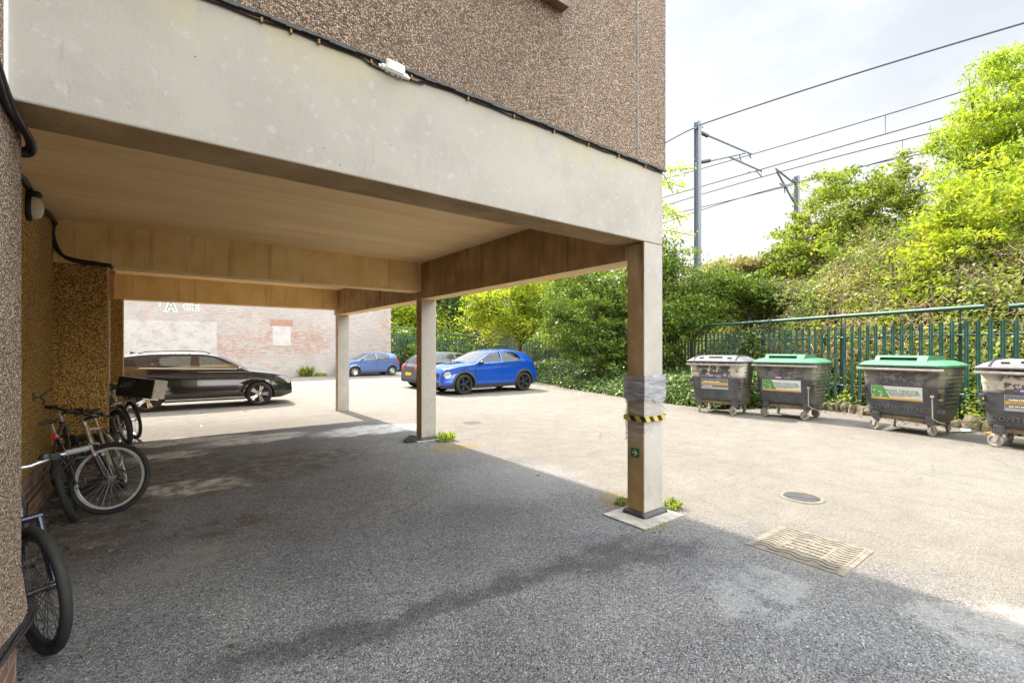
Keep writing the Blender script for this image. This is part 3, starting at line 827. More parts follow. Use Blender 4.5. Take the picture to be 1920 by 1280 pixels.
# ------------------------------------------------------------------ brick wall at the back
YW = 28.3
bw = empty('brick_wall', (4, YW, 0), label='long old brick wall with flaking whitewash behind the parked cars', cat='wall')
IW = Matrix.Translation((-4, -YW, 0))
def wpart(mb, name, mat, **k):
    o = mb.build(name, mat, bw, **k); o.matrix_parent_inverse = IW; return o
xr = py(733, 650, YW).x
wpart(MB().box((-14, YW, 0), (xr, YW+.36, 4.75)), 'wall', M['brick_wall'])
wpart(MB().box((-14.02, YW-.04, 4.752), (xr+.03, YW+.40, 4.83)), 'coping', M['stone'], bevel=.01)
a, b = py(507, 611, YW), py(549, 599, YW)
wpart(MB().box((a.x, YW-.012, a.z), (b.x, YW+.02, b.z)), 'lintel', M['lintel'], bevel=.01)
a, b = py(511, 648, YW), py(545, 611, YW)
wpart(MB().box((a.x, YW-.008, a.z), (b.x, YW+.02, b.z-.02)), 'blocked_opening', M['render'], bevel=.01)
def graf(body, u0, u1, v0, v1, mirror=False):
    p, q = py(u0, v1, YW), py(u1, v0, YW)
    h = q.z-p.z; wd = q.x-p.x
    for nm, m, dy, off in (('graffiti', M['graf_w'], -.004-(int(u0) % 7)*.0007, .085), ('graffiti', M['graf_g'], -.012-(int(u0) % 7)*.0007, .012)):
        sx = -1 if mirror else 1
        Mx = basis((p.x + (wd if mirror else 0), YW+dy, p.z), (sx*wd/.62, 0, 0), (0, 0, h/.72), (0, -1, 0))
        o = text_mesh(nm, body, 1.0, m, Mx, bw, .0015, bold=off); o.matrix_parent_inverse = IW
graf('A', 311, 329, 562, 582); graf('O', 344, 358, 569, 580); graf('E', 361, 375, 569, 581); graf('I', 298, 306, 556, 572)

# weeds as little tufts of blades and leaves
def tuft(name, label, loc, n, h, spread, mat, wd=.012, seed=0, cat='weed', group=None):
    r = np.random.default_rng(seed); mb = MB()
    for k in range(n):
        a = r.uniform(0, 2*PI); rad = spread*math.sqrt(r.random())
        b = Vector((rad*math.cos(a), rad*math.sin(a)*.7, 0)); hh = h*r.uniform(.45, 1.0)
        d = Vector((math.cos(a+r.normal(0,.8)), math.sin(a+r.normal(0,.8)), 0))*hh*r.uniform(.15,.75)
        s = Vector((-d.y, d.x, 0)); s = s.normalized() if s.length > 0 else Vector((1,0,0))
        w_ = wd*r.uniform(.6,1.4); p1 = b + d*.35 + Vector((0,0,hh*.6)); p2 = b + d + Vector((0,0,hh*r.uniform(.7,1.0)))
        mb.add([b-s*w_*.4, b+s*w_*.4, p1+s*w_, p2, p1-s*w_], [(0,1,2,4),(4,2,3)])
        for j in range(2):
            c = b + (p2-b)*r.uniform(.3,.95); e = Vector((r.normal(),r.normal(),r.normal()*.5)).normalized()*wd*3
            f = e.cross(Vector((0,0,1)))*.45
            mb.add([c, c+e*.5+f, c+e, c+e*.5-f], [(0,1,2,3)])
    o = mb.build(name, mat); o.location = loc
    at = o.data.attributes.new('rnd', 'FLOAT', 'FACE'); at.data.foreach_set('value', r.random(len(o.data.polygons)).astype(np.float32))
    return tag(o, label, cat, group)
tuft('weed_tuft', 'bright green weeds on the right of the near column foot', pg(1262, 952), 80, .11, .10, M['leaf_mid'], .007, 1)
tuft('weed_tuft', 'small mossy weeds on the left of the near column foot', pg(1166, 944), 50, .08, .07, M['leaf_mid'], .007, 2)
tuft('weed_tuft', 'low straggling weeds along the front edge of the pale square pad', pg(1230, 990), 30, .035, .15, M['leaf_mid'], .005, 12)
tuft('weed_tuft', 'bright green weeds beside the middle column foot', pg(838, 826), 100, .21, .15, M['leaf_ash'], .010, 3)
tuft('weed_tuft', 'leafy green weed growing at the base of the brick wall', Vector((py(573, 690, YW).x, YW-.15, 0)), 120, .75, .3, M['leaf_mid'], .03, 4)
tuft('weed_tuft', 'low yellowish weeds at the foot of the brick wall right of the taller weed', Vector((py(600, 700, YW).x, YW-.15, 0)), 60, .32, .3, M['leaf_yellow'], .025, 5)
# ------------------------------------------------------------------ fence lines, embankment
FA = Vector((13.0, 1.63)); FD = Vector((3.3, 9.1)).normalized()
def fpt(s): return FA + FD*s
P1 = Vector(pd(1029, 650, 31.3)[:2]); PC = Vector(pd(915, 650, 38)[:2]); PB = Vector(pd(737, 650, 32)[:2])
S1 = (P1-FA).dot(FD)
nA = Vector((FD.y, -FD.x))
nC = Vector(((PC-P1).y, -(PC-P1).x)).normalized()
nB = Vector(((PB-PC).y, -(PB-PC).x)).normalized()
def tout(x, y):
    return np.maximum(np.maximum((x-FA.x)*nA.x + (y-FA.y)*nA.y, (x-P1.x)*nC.x + (y-P1.y)*nC.y), (x-PC.x)*nB.x + (y-PC.y)*nB.y)
_r = np.random.default_rng(11)
_bx = _r.uniform(10, 45, 420); _by = _r.uniform(-15, 50, 420); _bs = _r.uniform(.6, 1.6, 420); _bh = _r.uniform(-.25, .55, 420)
def bumps(x, y):
    x = np.asarray(x, float); y = np.asarray(y, float); o = np.zeros_like(x)
    for i in range(420): o += _bh[i]*np.exp(-((x-_bx[i])**2 + (y-_by[i])**2)/(2*_bs[i]**2))
    return o
def hter(x, y):
    t = tout(x, y)
    s = np.clip(t/6.4, 0, 1)
    h = 5.5*(.82*s + .18*s*s*(3-2*s)) + .22*np.clip(t/.3, 0, 1)
    return h
gx = np.concatenate([np.arange(9.5, 34, .5), np.arange(34, 90, 3.0)]); gy = np.concatenate([np.arange(-24, 46, .5), np.arange(46, 110, 4.0)])
X, Y = np.meshgrid(gx, gy); Tt = tout(X, Y)
Z = hter(X, Y) + np.where(Tt > .3, bumps(X, Y)*.35, 0) - np.where(Tt < 0, .3, 0)
em = MB(); nx = len(gx)
em.v = [tuple(p) for p in np.stack([X.ravel(), Y.ravel(), Z.ravel()], 1).tolist()]
ok = (Tt > -.6)
for j in range(len(gy)-1):
    for i in range(nx-1):
        if ok[j,i] and ok[j,i+1] and ok[j+1,i] and ok[j+1,i+1]:
            a = j*nx+i; em.f.append((a, a+1, a+nx+1, a+nx)); em.m.append(0)
emo = tag(em.build('embankment', M['soil'], smooth=80), kind='structure')

# ------------------------------------------------------------------ leaves
def leaf_mesh(name, C, size, mats, parent=None, rnd=None, seed=0, up=.6, ratio=.5, droop=.25, extra=None, normal=None, mids=None, xo=1):
    """one small bent rhombus per leaf"""
    r = np.random.default_rng(seed); n = len(C)
    C = np.asarray(C, np.float64)
    nr = r.normal(size=(n, 3)); nr[:, 2] += up*2
    if normal is not None: nr += normal
    nr /= np.linalg.norm(nr, axis=1)[:, None]
    d = r.normal(size=(n, 3)); d[:, 2] -= droop*2
    d -= nr*np.sum(d*nr, 1)[:, None]; d /= np.linalg.norm(d, axis=1)[:, None]
    s = np.cross(nr, d)
    L = (size*r.uniform(.5, 1.2, n)*(1+.5*(r.random(n) < .12)))[:, None]; W = L*ratio
    V = np.stack([C - d*L*.5, C + s*W*.5 + nr*L*.10 - d*L*.05, C + d*L*.5 - nr*L*.12, C - s*W*.5 + nr*L*.10 - d*L*.05], 1).reshape(-1, 3)
    me = bpy.data.meshes.new(name)
    nv, nf = len(V), n; ev = ef = 0; loops = np.arange(n*4, dtype=np.int32)
    starts = np.arange(0, n*4, 4, dtype=np.int32); mi = np.zeros(n, np.int32) if mids is None else mids.astype(np.int32)
    rv = (r.random(n) if rnd is None else rnd).astype(np.float32)
    if extra is not None and len(extra.f):
        E = np.array(extra.v); fl = [len(f) for f in extra.f]
        lv = np.concatenate([np.array(f) for f in extra.f]) + nv
        st = np.concatenate([[0], np.cumsum(fl)[:-1]]) + n*4
        V = np.vstack([V, E]); loops = np.concatenate([loops, lv.astype(np.int32)]); starts = np.concatenate([starts, st.astype(np.int32)])
        mi = np.concatenate([mi, np.array(extra.m, np.int32)+xo]); rv = np.concatenate([rv, np.full(len(fl), .5, np.float32)])
    me.vertices.add(len(V)); me.vertices.foreach_set('co', V.astype(np.float32).ravel())
    me.loops.add(len(loops)); me.loops.foreach_set('vertex_index', loops)
    me.polygons.add(len(starts)); me.polygons.foreach_set('loop_start', starts)
    for m in mats: me.materials.append(m)
    me.polygons.foreach_set('material_index', mi)
    me.update(calc_edges=True)
    at = me.attributes.new('rnd', 'FLOAT', 'FACE'); at.data.foreach_set('value', rv)
    o = bpy.data.objects.new(name, me); COL.objects.link(o)
    if parent is not None: o.parent = parent
    return o

def crown_points(lobes, n, r, clump=26, spread=.16, inner=.35, hollow=.0):
    w = np.array([(l[1][0]*l[1][1]*l[1][2])**.72 for l in lobes]); w /= w.sum()
    k = max(8, n//clump)
    li = r.choice(len(lobes), k, p=w)
    c = np.array([l[0] for l in lobes])[li]; rad = np.array([l[1] for l in lobes])[li]
    d = r.normal(size=(k, 3)); d /= np.linalg.norm(d, axis=1)[:, None]
    f = inner + (1-inner)*r.random(k)**.45
    # uneven outline: direction-dependent stretch
    ph = r.uniform(0, 6, (len(lobes), 6))[li]
    st = 1 + .13*np.sin(3.1*d[:,0]*2+ph[:,0]) + .13*np.sin(4.3*d[:,2]*2+ph[:,1]) + .11*np.sin(5.2*d[:,1]*2+ph[:,2]) + r.normal(0, .05, k)
    cc = c + d*rad*(f*st)[:, None]
    idx = r.integers(0, k, n)
    shade = r.random(k)
    off = r.normal(size=(n, 3))*spread; off[:, 2] *= .55
    P = cc[idx] + off
    rnd = np.clip(.5*shade[idx] + .5*r.random(n), 0, 1)
    return P, rnd, cc

def lobe(u, v, d, pw, ph, dz=1.0):
    return (np.array(pd(u, v, d)), np.array((pw*d/FPX, pw*d/FPX*dz, ph*d/FPX)))

def plant(name, label, cat, lobes, n, size, mat, base=None, trunk_r=.12, seed=0, clump=26, spread=.16, inner=.35, ratio=.5, up=.6, droop=.25,
          sprays=(), group=None, limbs=10, trunk_name='trunk'):
    r = np.random.default_rng(seed)
    lb = [lobe(*l) for l in lobes]
    P, rnd, cc = crown_points(lb, n, r, clump, spread, inner)
    cen = np.mean([l[0] for l in lb], 0)
    if base is None:
        bx, by = cen[0], cen[1]; base = Vector((bx, by, float(hter(np.array(bx), np.array(by)))-.1))
    o = empty(name, base, label=label, cat=cat, group=group)
    ex = [P]; er = [rnd]
    for (pts, m) in sprays:
        q = [np.array(pd(*p)) for p in pts]
        for i in range(len(q)-1):
            t = r.random(m)[:, None]
            ex.append(q[i] + (q[i+1]-q[i])*t + r.normal(size=(m, 3))*size*1.0); er.append(.4+.6*r.random(m))
    P = np.vstack(ex); rnd = np.concatenate(er)
    b = np.array(base)
    leaf_mesh('crown', P - b, size, [mat], o, rnd, seed, up, ratio, droop)
    tb = MB(); top = Vector(cen - b)
    fork = Vector((top.x*.45 + r.normal(0,.05), top.y*.45 + r.normal(0,.05), max(top.z*.42, .3)))
    tb.tube([(0,0,-.2), fork*.5 + Vector((r.normal(0,.05), r.normal(0,.05), 0)), fork], [trunk_r, trunk_r*.8, trunk_r*.62], 9)
    ids = r.choice(len(cc), min(limbs, len(cc)), replace=False)
    for i in ids:
        e = Vector(cc[i] - b); mid = fork.lerp(e, .5) + Vector((r.normal(0,.12), r.normal(0,.12), .18))
        tb.tube([fork, mid, e], [trunk_r*.42, trunk_r*.22, trunk_r*.06], 5)
        for j in range(3):
            e2 = Vector(cc[r.integers(0, len(cc))] - b)
            if (e2-e).length < 1.6: tb.tube([mid.lerp(e, .6), e2], [trunk_r*.12, trunk_r*.04], 4)
    for (pts, m) in sprays:
        q = [Vector(pd(*p)) - Vector(base) for p in pts]
        tb.tube([fork.lerp(q[0], .5)] + q, [trunk_r*.2] + [trunk_r*.12]*len(q), 4)
    tb.build(trunk_name, M['bark'], o, smooth=60)
    return o

plant('ash_tree', 'tall light green ash tree rising at the right above the yellow-green bush', 'tree',
      [(1905,185,16,80,85),(1840,235,16,78,70),(1785,270,16,42,60),(1900,300,15.8,100,75),(1830,330,15.6,75,65),(1960,200,16,90,110),(1758,268,16.2,20,34),(1880,125,16,45,40)],
      24000, .15, M['leaf_ash'], seed=1, trunk_r=.16, clump=50, spread=.18, ratio=.34, droop=.7, limbs=26, inner=.15)
plant('yellow_bush', 'large yellow-green bush overhanging the fence at the right edge', 'bush',
      [(1855,410,12.8,105,95),(1790,465,12.8,85,80),(1740,500,12.6,50,48),(1905,510,12.4,110,95),(1820,560,12.2,100,45),(1782,370,13,38,62),(1715,560,12.6,36,26),(1960,400,12.8,90,120)],
      26000, .14, M['leaf_yellow'], seed=2, trunk_r=.09, clump=40, spread=.15, ratio=.40, droop=.1, up=.4, limbs=22, inner=.4)
plant('round_bush', 'broad green bushy tree on the embankment right of the railway masts', 'tree',
      [(1590,395,19,95,76),(1528,450,19,75,58),(1645,430,19,75,80),(1480,492,18.6,50,38),(1580,500,18.4,115,48),(1685,480,18.6,50,80),(1600,355,19.2,55,34)],
      25000, .17, M['leaf_mid'], seed=3, trunk_r=.12, clump=52, spread=.18, limbs=30, inner=.5)
plant('thin_sapling', 'thin pale sapling between the round bush and the yellow bush', 'tree',
      [(1702,345,17.5,24,52),(1712,420,17.5,30,60),(1690,300,17.5,12,22)], 1900, .14, M['leaf_bramble'], seed=4, trunk_r=.04, clump=9, spread=.12, inner=.1, limbs=22)
plant('ivy_thicket', 'dark green leafy thicket just right of the near column behind the fence', 'bush',
      [(1270,525,18.5,62,52),(1335,548,18.2,48,42),(1285,590,17.8,75,44),(1232,500,18.6,50,58),(1380,575,18,40,30)], 19000, .12, M['leaf_dark'], seed=5, trunk_r=.1, limbs=16)
plant('drooping_tree', 'green tree with drooping leafy twigs peeping past the building corner', 'tree',
      [(1185,400,18.5,50,75),(1205,470,18.5,45,50)], 7000, .13, M['leaf_ash'], seed=6, trunk_r=.13, ratio=.5, droop=.8,
      sprays=[([(1215,325,18.5),(1262,318,18.5),(1300,316,18.5)],85), ([(1215,360,18.5),(1255,342,18.5),(1284,352,18.5)],80), ([(1210,395,18.5),(1250,385,18.5),(1262,402,18.5),(1290,408,18.5)],75),
              ([(1215,430,18.5),(1250,432,18.5),(1302,442,18.5)],110), ([(1215,300,18.5),(1246,330,18.5),(1262,362,18.5)],70), ([(1230,415,18.5),(1265,398,18.5),(1278,424,18.5)],60)])
plant('ivy_hedge', 'tall dark ivy-clad tree mass left of the near column over the fence', 'tree',
      [(1105,575,20,80,75),(1150,530,20,60,60),(1060,625,20,55,48),(1185,600,19,58,80),(1120,650,19,60,42),(1235,620,17.5,50,60),(1175,680,18,45,42),(1075,560,20.5,60,50)],
      33000, .13, M['leaf_dark'], seed=7, trunk_r=.14, limbs=20, inner=.55, spread=.16, clump=50)
plant('yellow_tree', 'sunlit yellow-green tree leaning over the far fence behind the bright blue car', 'tree',
      [(960,565,26,80,52),(905,585,26,38,44),(1020,555,25.5,62,55),(985,612,25,50,26),(930,540,26.5,60,40),(1055,540,25,40,45)],
      24000, .17, M['leaf_yellow'], seed=8, trunk_r=.14, clump=24, spread=.2, droop=.3,
      sprays=[([(960,590,24.5),(925,612,24.3),(900,640,24)],160), ([(970,600,24.5),(940,622,24.3),(918,645,24)],140)])
plant('dark_tree', 'dark evergreen tree behind the far fence above the black car', 'tree',
      [(845,585,42,42,45),(825,560,43,40,40),(870,560,42,40,40),(850,530,43,50,30)], 12000, .24, M['leaf_ivy'], seed=9, trunk_r=.2, spread=.28)
plant('bright_tree', 'small bright green tree by the end of the brick wall', 'tree',
      [(757,600,37,30,36),(772,570,37,40,34),(745,570,37.5,30,30),(765,630,36,22,20)], 9000, .2, M['leaf_yellow'], seed=10, trunk_r=.12, spread=.24)
plant('back_tree', 'mid green tree rising behind the yellow-green tree under the side beam', 'tree',
      [(1000,510,33,90,40),(1080,500,30,70,45),(930,530,36,60,30),(1150,490,26,50,40)], 15000, .2, M['leaf_mid'], seed=11, trunk_r=.2, spread=.26, inner=.45)
plant('fence_shrub', 'green shrub crowding the fence behind the far pale blue car', 'bush',
      [(768,668,33,18,24),(758,640,33.5,16,20),(785,690,32,14,14)], 5000, .16, M['leaf_dark'], seed=12, trunk_r=.05, spread=.18)

plant('slope_shrub', 'low rounded green shrub on the slope behind the grey-lidded bin nearest the ivy', 'bush',
      [(1400,545,17.5,42,30),(1375,530,17.8,30,24),(1430,560,17.2,34,24)], 6500, .13, M['leaf_dark'], seed=14, trunk_r=.05, clump=40, spread=.13)
plant('slope_shrub', 'pale grey-green shrub on the slope below the broad round bush', 'bush',
      [(1500,560,16.6,46,24),(1540,548,16.8,36,24),(1470,540,17,26,18)], 6000, .12, M['leaf_pale'], seed=15, trunk_r=.05, clump=36, spread=.13)
plant('slope_shrub', 'dark green shrub on the slope between the round bush and the yellow bush', 'bush',
      [(1665,530,15.5,42,40),(1640,560,15,36,24),(1690,500,15.8,26,30)], 7000, .14, M['leaf_dark'], seed=16, trunk_r=.05, clump=40, spread=.14)
plant('slope_shrub', 'brownish half-dead bramble clump at the top of the slope right of the dark thicket', 'bush',
      [(1365,505,19.5,36,18),(1405,500,19.8,34,16),(1445,505,19.8,30,18)], 4200, .13, M['leaf_dead'], seed=17, trunk_r=.04, clump=30, spread=.15, limbs=26)
# brambles over the whole embankment: nobody could count them
def undergrowth():
    r = np.random.default_rng(21)
    def region(n, s0, s1, t0, t1, near=1.0):
        s = s0 + (s1-s0)*r.random(n)**near; t = t0 + (t1-t0)*r.random(n)
        return FA.x + FD.x*s + nA.x*t, FA.y + FD.y*s + nA.y*t
    xs, ys = [], []
    for n, s0, s1, t0, t1, nr in ((112000, -4.5, 16, .12, 6.2, 1.0), (26000, 8, 24, .12, 8.5, 1.0), (12000, 20, 36, .2, 8, 1.0), (16000, -4, 22, 5.4, 9.5, 1.0)):
        a, b = region(n, s0, s1, t0, t1, nr); xs.append(a); ys.append(b)
    m = 16000; q = r.random(m); e = PB + (PB-PC)*.35
    bx = PC.x + (e.x-PC.x)*q; by = PC.y + (e.y-PC.y)*q; tt = .2 + 7*r.random(m)
    xs.append(bx + nB.x*tt); ys.append(by + nB.y*tt)
    x = np.concatenate(xs); y = np.concatenate(ys)
    # clumps
    k = len(x)//24; cx = x[:k]; cy = y[:k]; idx = r.integers(0, k, len(x))
    x = cx[idx] + r.normal(0, .17, len(x)); y = cy[idx] + r.normal(0, .17, len(x))
    t = tout(x, y)
    keep = t > .05; x, y, idx, t = x[keep], y[keep], idx[keep], t[keep]
    hcl = r.gamma(1.2, .17, k)[idx]
    z = hter(x, y) + np.clip(bumps(x, y), -.1, 1.0)*.9*np.clip(t/1.0, 0, 1) + hcl + r.normal(0, .07, len(x))
    z = np.maximum(z, hter(x, y)+.02)
    pt = np.sin(x*.9+1.3*np.sin(y*.6))+np.sin(y*1.1+x*.4+2)+.8*np.sin(x*2.1-y*1.7)
    rnd = np.clip(.45*r.random(k)[idx] + .40*r.random(len(x)) + .10 + .07*pt, 0, 1)
    q2 = np.sin(y*.8+.7*x)+np.sin(y*1.9-x*.9+1)+r.normal(0, .5, k)[idx]
    mids = np.where(q2 > .9, 1, np.where(q2 < -1.1, 2, 0)); kk = r.random(k)[idx]; mids = np.where(kk < .08, 3, np.where(kk > .72, 4, mids))
    gp = np.sin(x*3.1+np.sin(y*2.3)*1.5)+np.sin(y*3.7-x*1.3)+.8*np.sin(x*6.3+y*5.1)
    hole = (gp < -1.05) & (r.random(len(x)) < .82)
    x, y, z, rnd, mids = x[~hole], y[~hole], z[~hole], rnd[~hole], mids[~hole]
    st = MB()
    for i in range(3000):
        s = r.uniform(-4, 20) if i < 2300 else r.normal(3.4, 1.6); tt = r.uniform(.1, 6) if i < 2300 else r.uniform(.3, 4.5)
        a, b = FA.x+FD.x*s+nA.x*tt, FA.y+FD.y*s+nA.y*tt
        h = float(hter(np.array(a), np.array(b))) + max(-.1, float(bumps(np.array([a]), np.array([b]))[0]))*.8
        l = r.uniform(.4, 1.1); an = r.uniform(0, 6.3)
        st.tube([(a, b, h), (a+.25*l*math.cos(an), b+.25*l*math.sin(an), h+l*.65), (a+.7*l*math.cos(an+.3), b+.7*l*math.sin(an+.3), h+l*r.uniform(.3,.7))], [.013, .010, .005], 3, cap=False)
    # larger leaves far off behind the back fence and along the far slope
    m = 15000; q = r.random(m); e = PB + (PB-PC)*.5; tt = .15 + 8*r.random(m)
    a_ = np.concatenate([PC.x + (e.x-PC.x)*q + nB.x*tt, FA.x + FD.x*(20+18*q) + nA.x*tt]); b_ = np.concatenate([PC.y + (e.y-PC.y)*q + nB.y*tt, FA.y + FD.y*(20+18*q) + nA.y*tt])
    c_ = hter(a_, b_) + r.gamma(1.6, .25, 2*m)
    far = leaf_mesh('undergrowth', np.stack([a_, b_, c_], 1), .30, [M['leaf_mid']], None, None, 23, .5, .6, .2)
    tag(far, 'green scrub on the slope beyond the far fence', 'undergrowth', kind='stuff')
    o = leaf_mesh('undergrowth', np.stack([x, y, z], 1), .105, [M['leaf_bramble'], M['leaf_mid'], M['leaf_dark'], M['leaf_dead'], M['leaf_pale'], M['stem']], None, rnd, 22, .5, .58, .2, extra=st, mids=mids, xo=5)
    tag(o, 'tangle of brambles and nettles covering the railway embankment', 'undergrowth', kind='stuff')
undergrowth()

# ivy bank spilling from the fence on to the yard
IVF = ([5.4, 6.4, 7.6, 9.9, 13.7, 15, 20, 25, 30], [13.7, 11.75, 11.75, 12.1, 13.1, 13.75, 15.6, 18.2, 20])
def ivy_bank():
    r = np.random.default_rng(31)
    def front(y): return np.interp(y, *IVF)
    def fence(y): return FA.x + (y-FA.y)*FD.x/FD.y
    def hh(x, y):
        a = np.clip((x-front(y))/np.maximum(fence(y)-front(y), .2), 0, 1.1)
        return .50*np.clip(a*3.0, 0, 1)**.7 + .45*a*a + np.clip(bumps(x, y), -.1, .5)*.35*np.clip(a*3, 0, 1)
    n = 46000
    y = 5.6 + 17*r.random(n)**1.35; a = r.random(n)**1.15
    x = front(y) + (fence(y)+.1-front(y))*a + r.normal(0, .06, n)
    z = hh(x, y) + np.abs(r.normal(0, .05, n)) + .01
    # climbing on the pales in irregular sheets
    m = 20000; ys = 6.0 + 15*r.random(m); cl = np.sin(ys*1.9)+np.sin(ys*3.7+1)+np.sin(ys*.9+2)
    top = .7 + .42*(cl+1.2); zz = r.random(m)*np.clip(top, .35, 2.3)
    gap = (ys > 11.2) & (ys < 12.6) & (zz > .6)
    ys, zz = ys[~gap], zz[~gap]
    xx = fence(ys) - .06 - np.abs(r.normal(0, .10, len(ys)))
    P = np.vstack([np.stack([x, y, z], 1), np.stack([xx, ys, zz], 1)])
    md = MB(); Ys = np.arange(5.4, 24, .45); A = np.linspace(0, 1.0, 9)
    for yy in Ys:
        for a_ in A:
            xx_ = float(front(yy) + (fence(yy)-front(yy))*a_); md.v.append((xx_, float(yy), float(hh(np.array(xx_), np.array(yy)))-.04 if a_ > 0 else -.02))
    for j in range(len(Ys)-1):
        for i in range(8):
            q = j*9+i; md.f.append((q, q+1, q+10, q+9)); md.m.append(0)
    o = leaf_mesh('ivy', P, .095, [M['leaf_ivy'], M['soil']], None, None, 32, .8, .8, .2, extra=md)
    tag(o, 'dark glossy ivy spreading over the bank and up the fence', 'ivy', kind='stuff')
ivy_bank()
tuft('nettle_clump', 'fresh green leafy clump at the fence left of the bright green-lidded bin', Vector((*fpt(3.9), .25)) - Vector((nA.x*.25, nA.y*.25, 0)), 150, .75, .4, M['leaf_ash'], .03, 41, 'weed')
tuft('nettle_clump', 'small green clump at the fence foot between the two right-hand bins', Vector((*fpt(1.1), .22)) - Vector((nA.x*.15, nA.y*.15, 0)), 70, .4, .3, M['leaf_mid'], .03, 42, 'weed')

# ------------------------------------------------------------------ low stone kerb under the fence
kb = MB(); r = np.random.default_rng(51); s = -4.5
while s < 6.0:
    l = r.uniform(.14, .42); h = r.uniform(.13, .27); c = fpt(s + l/2) - nA*.13
    Mx = basis((c.x, c.y, 0), (FD.x, FD.y, 0), (-FD.y, FD.x, 0), (0, 0, 1)) @ Matrix.Rotation(r.normal(0, .05), 4, 'Z')
    lp = []
    for (zz, g) in ((-.02, .02), (h*.35, .0), (h*.8, .03), (h, .09)):
        pts = []
        for (ax, ay) in ((1,.2),(.7,.9),(0,1),(-.7,.95),(-1,.25),(-1,-.5),(-.7,-.95),(0,-1),(.7,-.92),(1,-.5)):
            pts.append(Mx @ Vector((ax*(l/2+.01-g*.6)+r.normal(0,.018), ay*(.20-g*.8)+r.normal(0,.02), zz+r.normal(0,.02))))
        lp.append(pts)
    kb.loops(lp); s += l*.97
tag(kb.build('stone_kerb', M['stone'], smooth=45), 'low rough rubble stone kerb along the foot of the green fence behind the bins', 'kerb')

def kerb_plants():
    r = np.random.default_rng(61); n = 9000; s = r.uniform(-4.5, 7, n); cl = np.sin(s*2.3)+np.sin(s*5.1+1)+.6*np.sin(s*9.7)
    keep = r.random(n) < np.clip(.30+.32*cl, .02, 1); s = s[keep]; cl = cl[keep]
    t = r.normal(.0, .13, len(s)); z = .12 + np.abs(r.normal(0, .16, len(s)))*np.clip(1+.6*cl, .3, 2.2)
    P = np.stack([FA.x+FD.x*s+nA.x*t, FA.y+FD.y*s+nA.y*t, z], 1)
    tag(leaf_mesh('ground_cover', P, .10, [M['leaf_mid']], None, None, 62, .6, .5, .1), 'low green weeds growing through the fence along the stone kerb', 'weeds', kind='stuff')
kerb_plants()
# ------------------------------------------------------------------ palisade fence
def pale(mb, c, d, n, z0, z1, w=.084):
    """one W-section pale with a pointed head"""
    xs = (-w/2, -w/4, 0, w/4, w/2); ds = (.012, .0, .014, .0, .012); tp = (z1-.07, z1-.03, z1, z1-.03, z1-.07)
    v = []
    for side in (0, .004):
        for k in range(5):
            b = c + d*xs[k] - n*(ds[k]-side)
            v.append((b.x, b.y, z0)); v.append((b.x, b.y, tp[k]))
    f = []
    for k in range(4):
        f.append((2*k, 2*k+2, 2*k+3, 2*k+1)); f.append((10+2*k, 10+2*k+1, 10+2*k+3, 10+2*k+2))
        f.append((2*k+1, 2*k+3, 10+2*k+3, 10+2*k+1))
    f.append((0,1,11,10)); f.append((8,18,19,9))
    mb.add(v, f)
def fence(name, label, pts, hts, pipe, bay=2.6, spacing=.19, jit=.0):
    """pts: plan polyline, hts: pale top height at each point"""
    o = empty(name, (pts[0].x, pts[0].y, 0), label=label, cat='fence')
    o0 = Vector((pts[0].x, pts[0].y, 0)); r = np.random.default_rng(len(pts)*7)
    def loc(mb):
        mb.v = [(v[0]-o0.x, v[1]-o0.y, v[2]) for v in mb.v]; return mb
    for i in range(len(pts)-1):
        a, b = pts[i], pts[i+1]; L = (b-a).length; d = (b-a)/L; n = Vector((d.y, -d.x))
        nb = max(1, round(L/bay)); k = 0
        for j in range(nb):
            m = MB(); s = L*j/nb + spacing*.5
            while s < L*(j+1)/nb - .02:
                c = a + d*s; h = hts[i] + (hts[i+1]-hts[i])*s/L
                pale(m, c - n*.03, d, n, .16 + r.normal(0,.01), h + r.normal(0,.012))
                s += spacing
            loc(m).build('pale_panel', M['green'], o)
            s0, s1 = L*j/nb, L*(j+1)/nb; q = MB()
            for fr in (.30, .86):
                p0 = a + d*s0; p1 = a + d*s1; h0 = (hts[i]+(hts[i+1]-hts[i])*s0/L)*fr; h1 = (hts[i]+(hts[i+1]-hts[i])*s1/L)*fr
                q.tube([(p0.x+n.x*.0, p0.y+n.y*.0, h0), (p1.x, p1.y, h1)], .020, 4)
            loc(q).build('rail', M['green'], o)
            p = a + d*s0 + n*.05; ht = (hts[i]+(hts[i+1]-hts[i])*s0/L) + .23
            q = MB(); q.box((-.03,-.028,0),(.03,-.022,ht-.30)).box((-.03,.022,0),(.03,.028,ht-.30)).box((-.004,-.022,0),(.004,.022,ht-.30)).box((-.012,-.012,ht-.30),(.012,.012,ht))
            q.v = [(v[0]+p.x, v[1]+p.y, v[2]) for v in q.v]
            loc(q).build('post', M['green'], o)
    for pp in pipe:
        loc(MB().tube(pp, .047, 12)).build('top_pipe', M['green'], o, smooth=50)
    return o
def p3(p, z): return Vector((p.x, p.y, z))
A0 = fpt(-4.6)
fence('palisade_fence', 'long green steel palisade fence with a round top pipe behind the wheeled bins', [A0, P1], [2.18, 2.20],
      [[p3(fpt(0.02), 2.43), p3(fpt(6), 2.42), p3(fpt(12), 2.41), p3(P1, 2.46)], [p3(fpt(-.35), 2.40), p3(A0, 2.47)]])
fence('palisade_fence', 'far green palisade fence with a sloping top pipe beyond the black hatchback', [P1, PC, PB + (PB-PC)*.35], [2.2, 2.2, 2.95],
      [[p3(P1, 2.46), p3(PC, 2.43), p3(PB, 3.07), p3(PB + (PB-PC)*.35, 3.3)]])

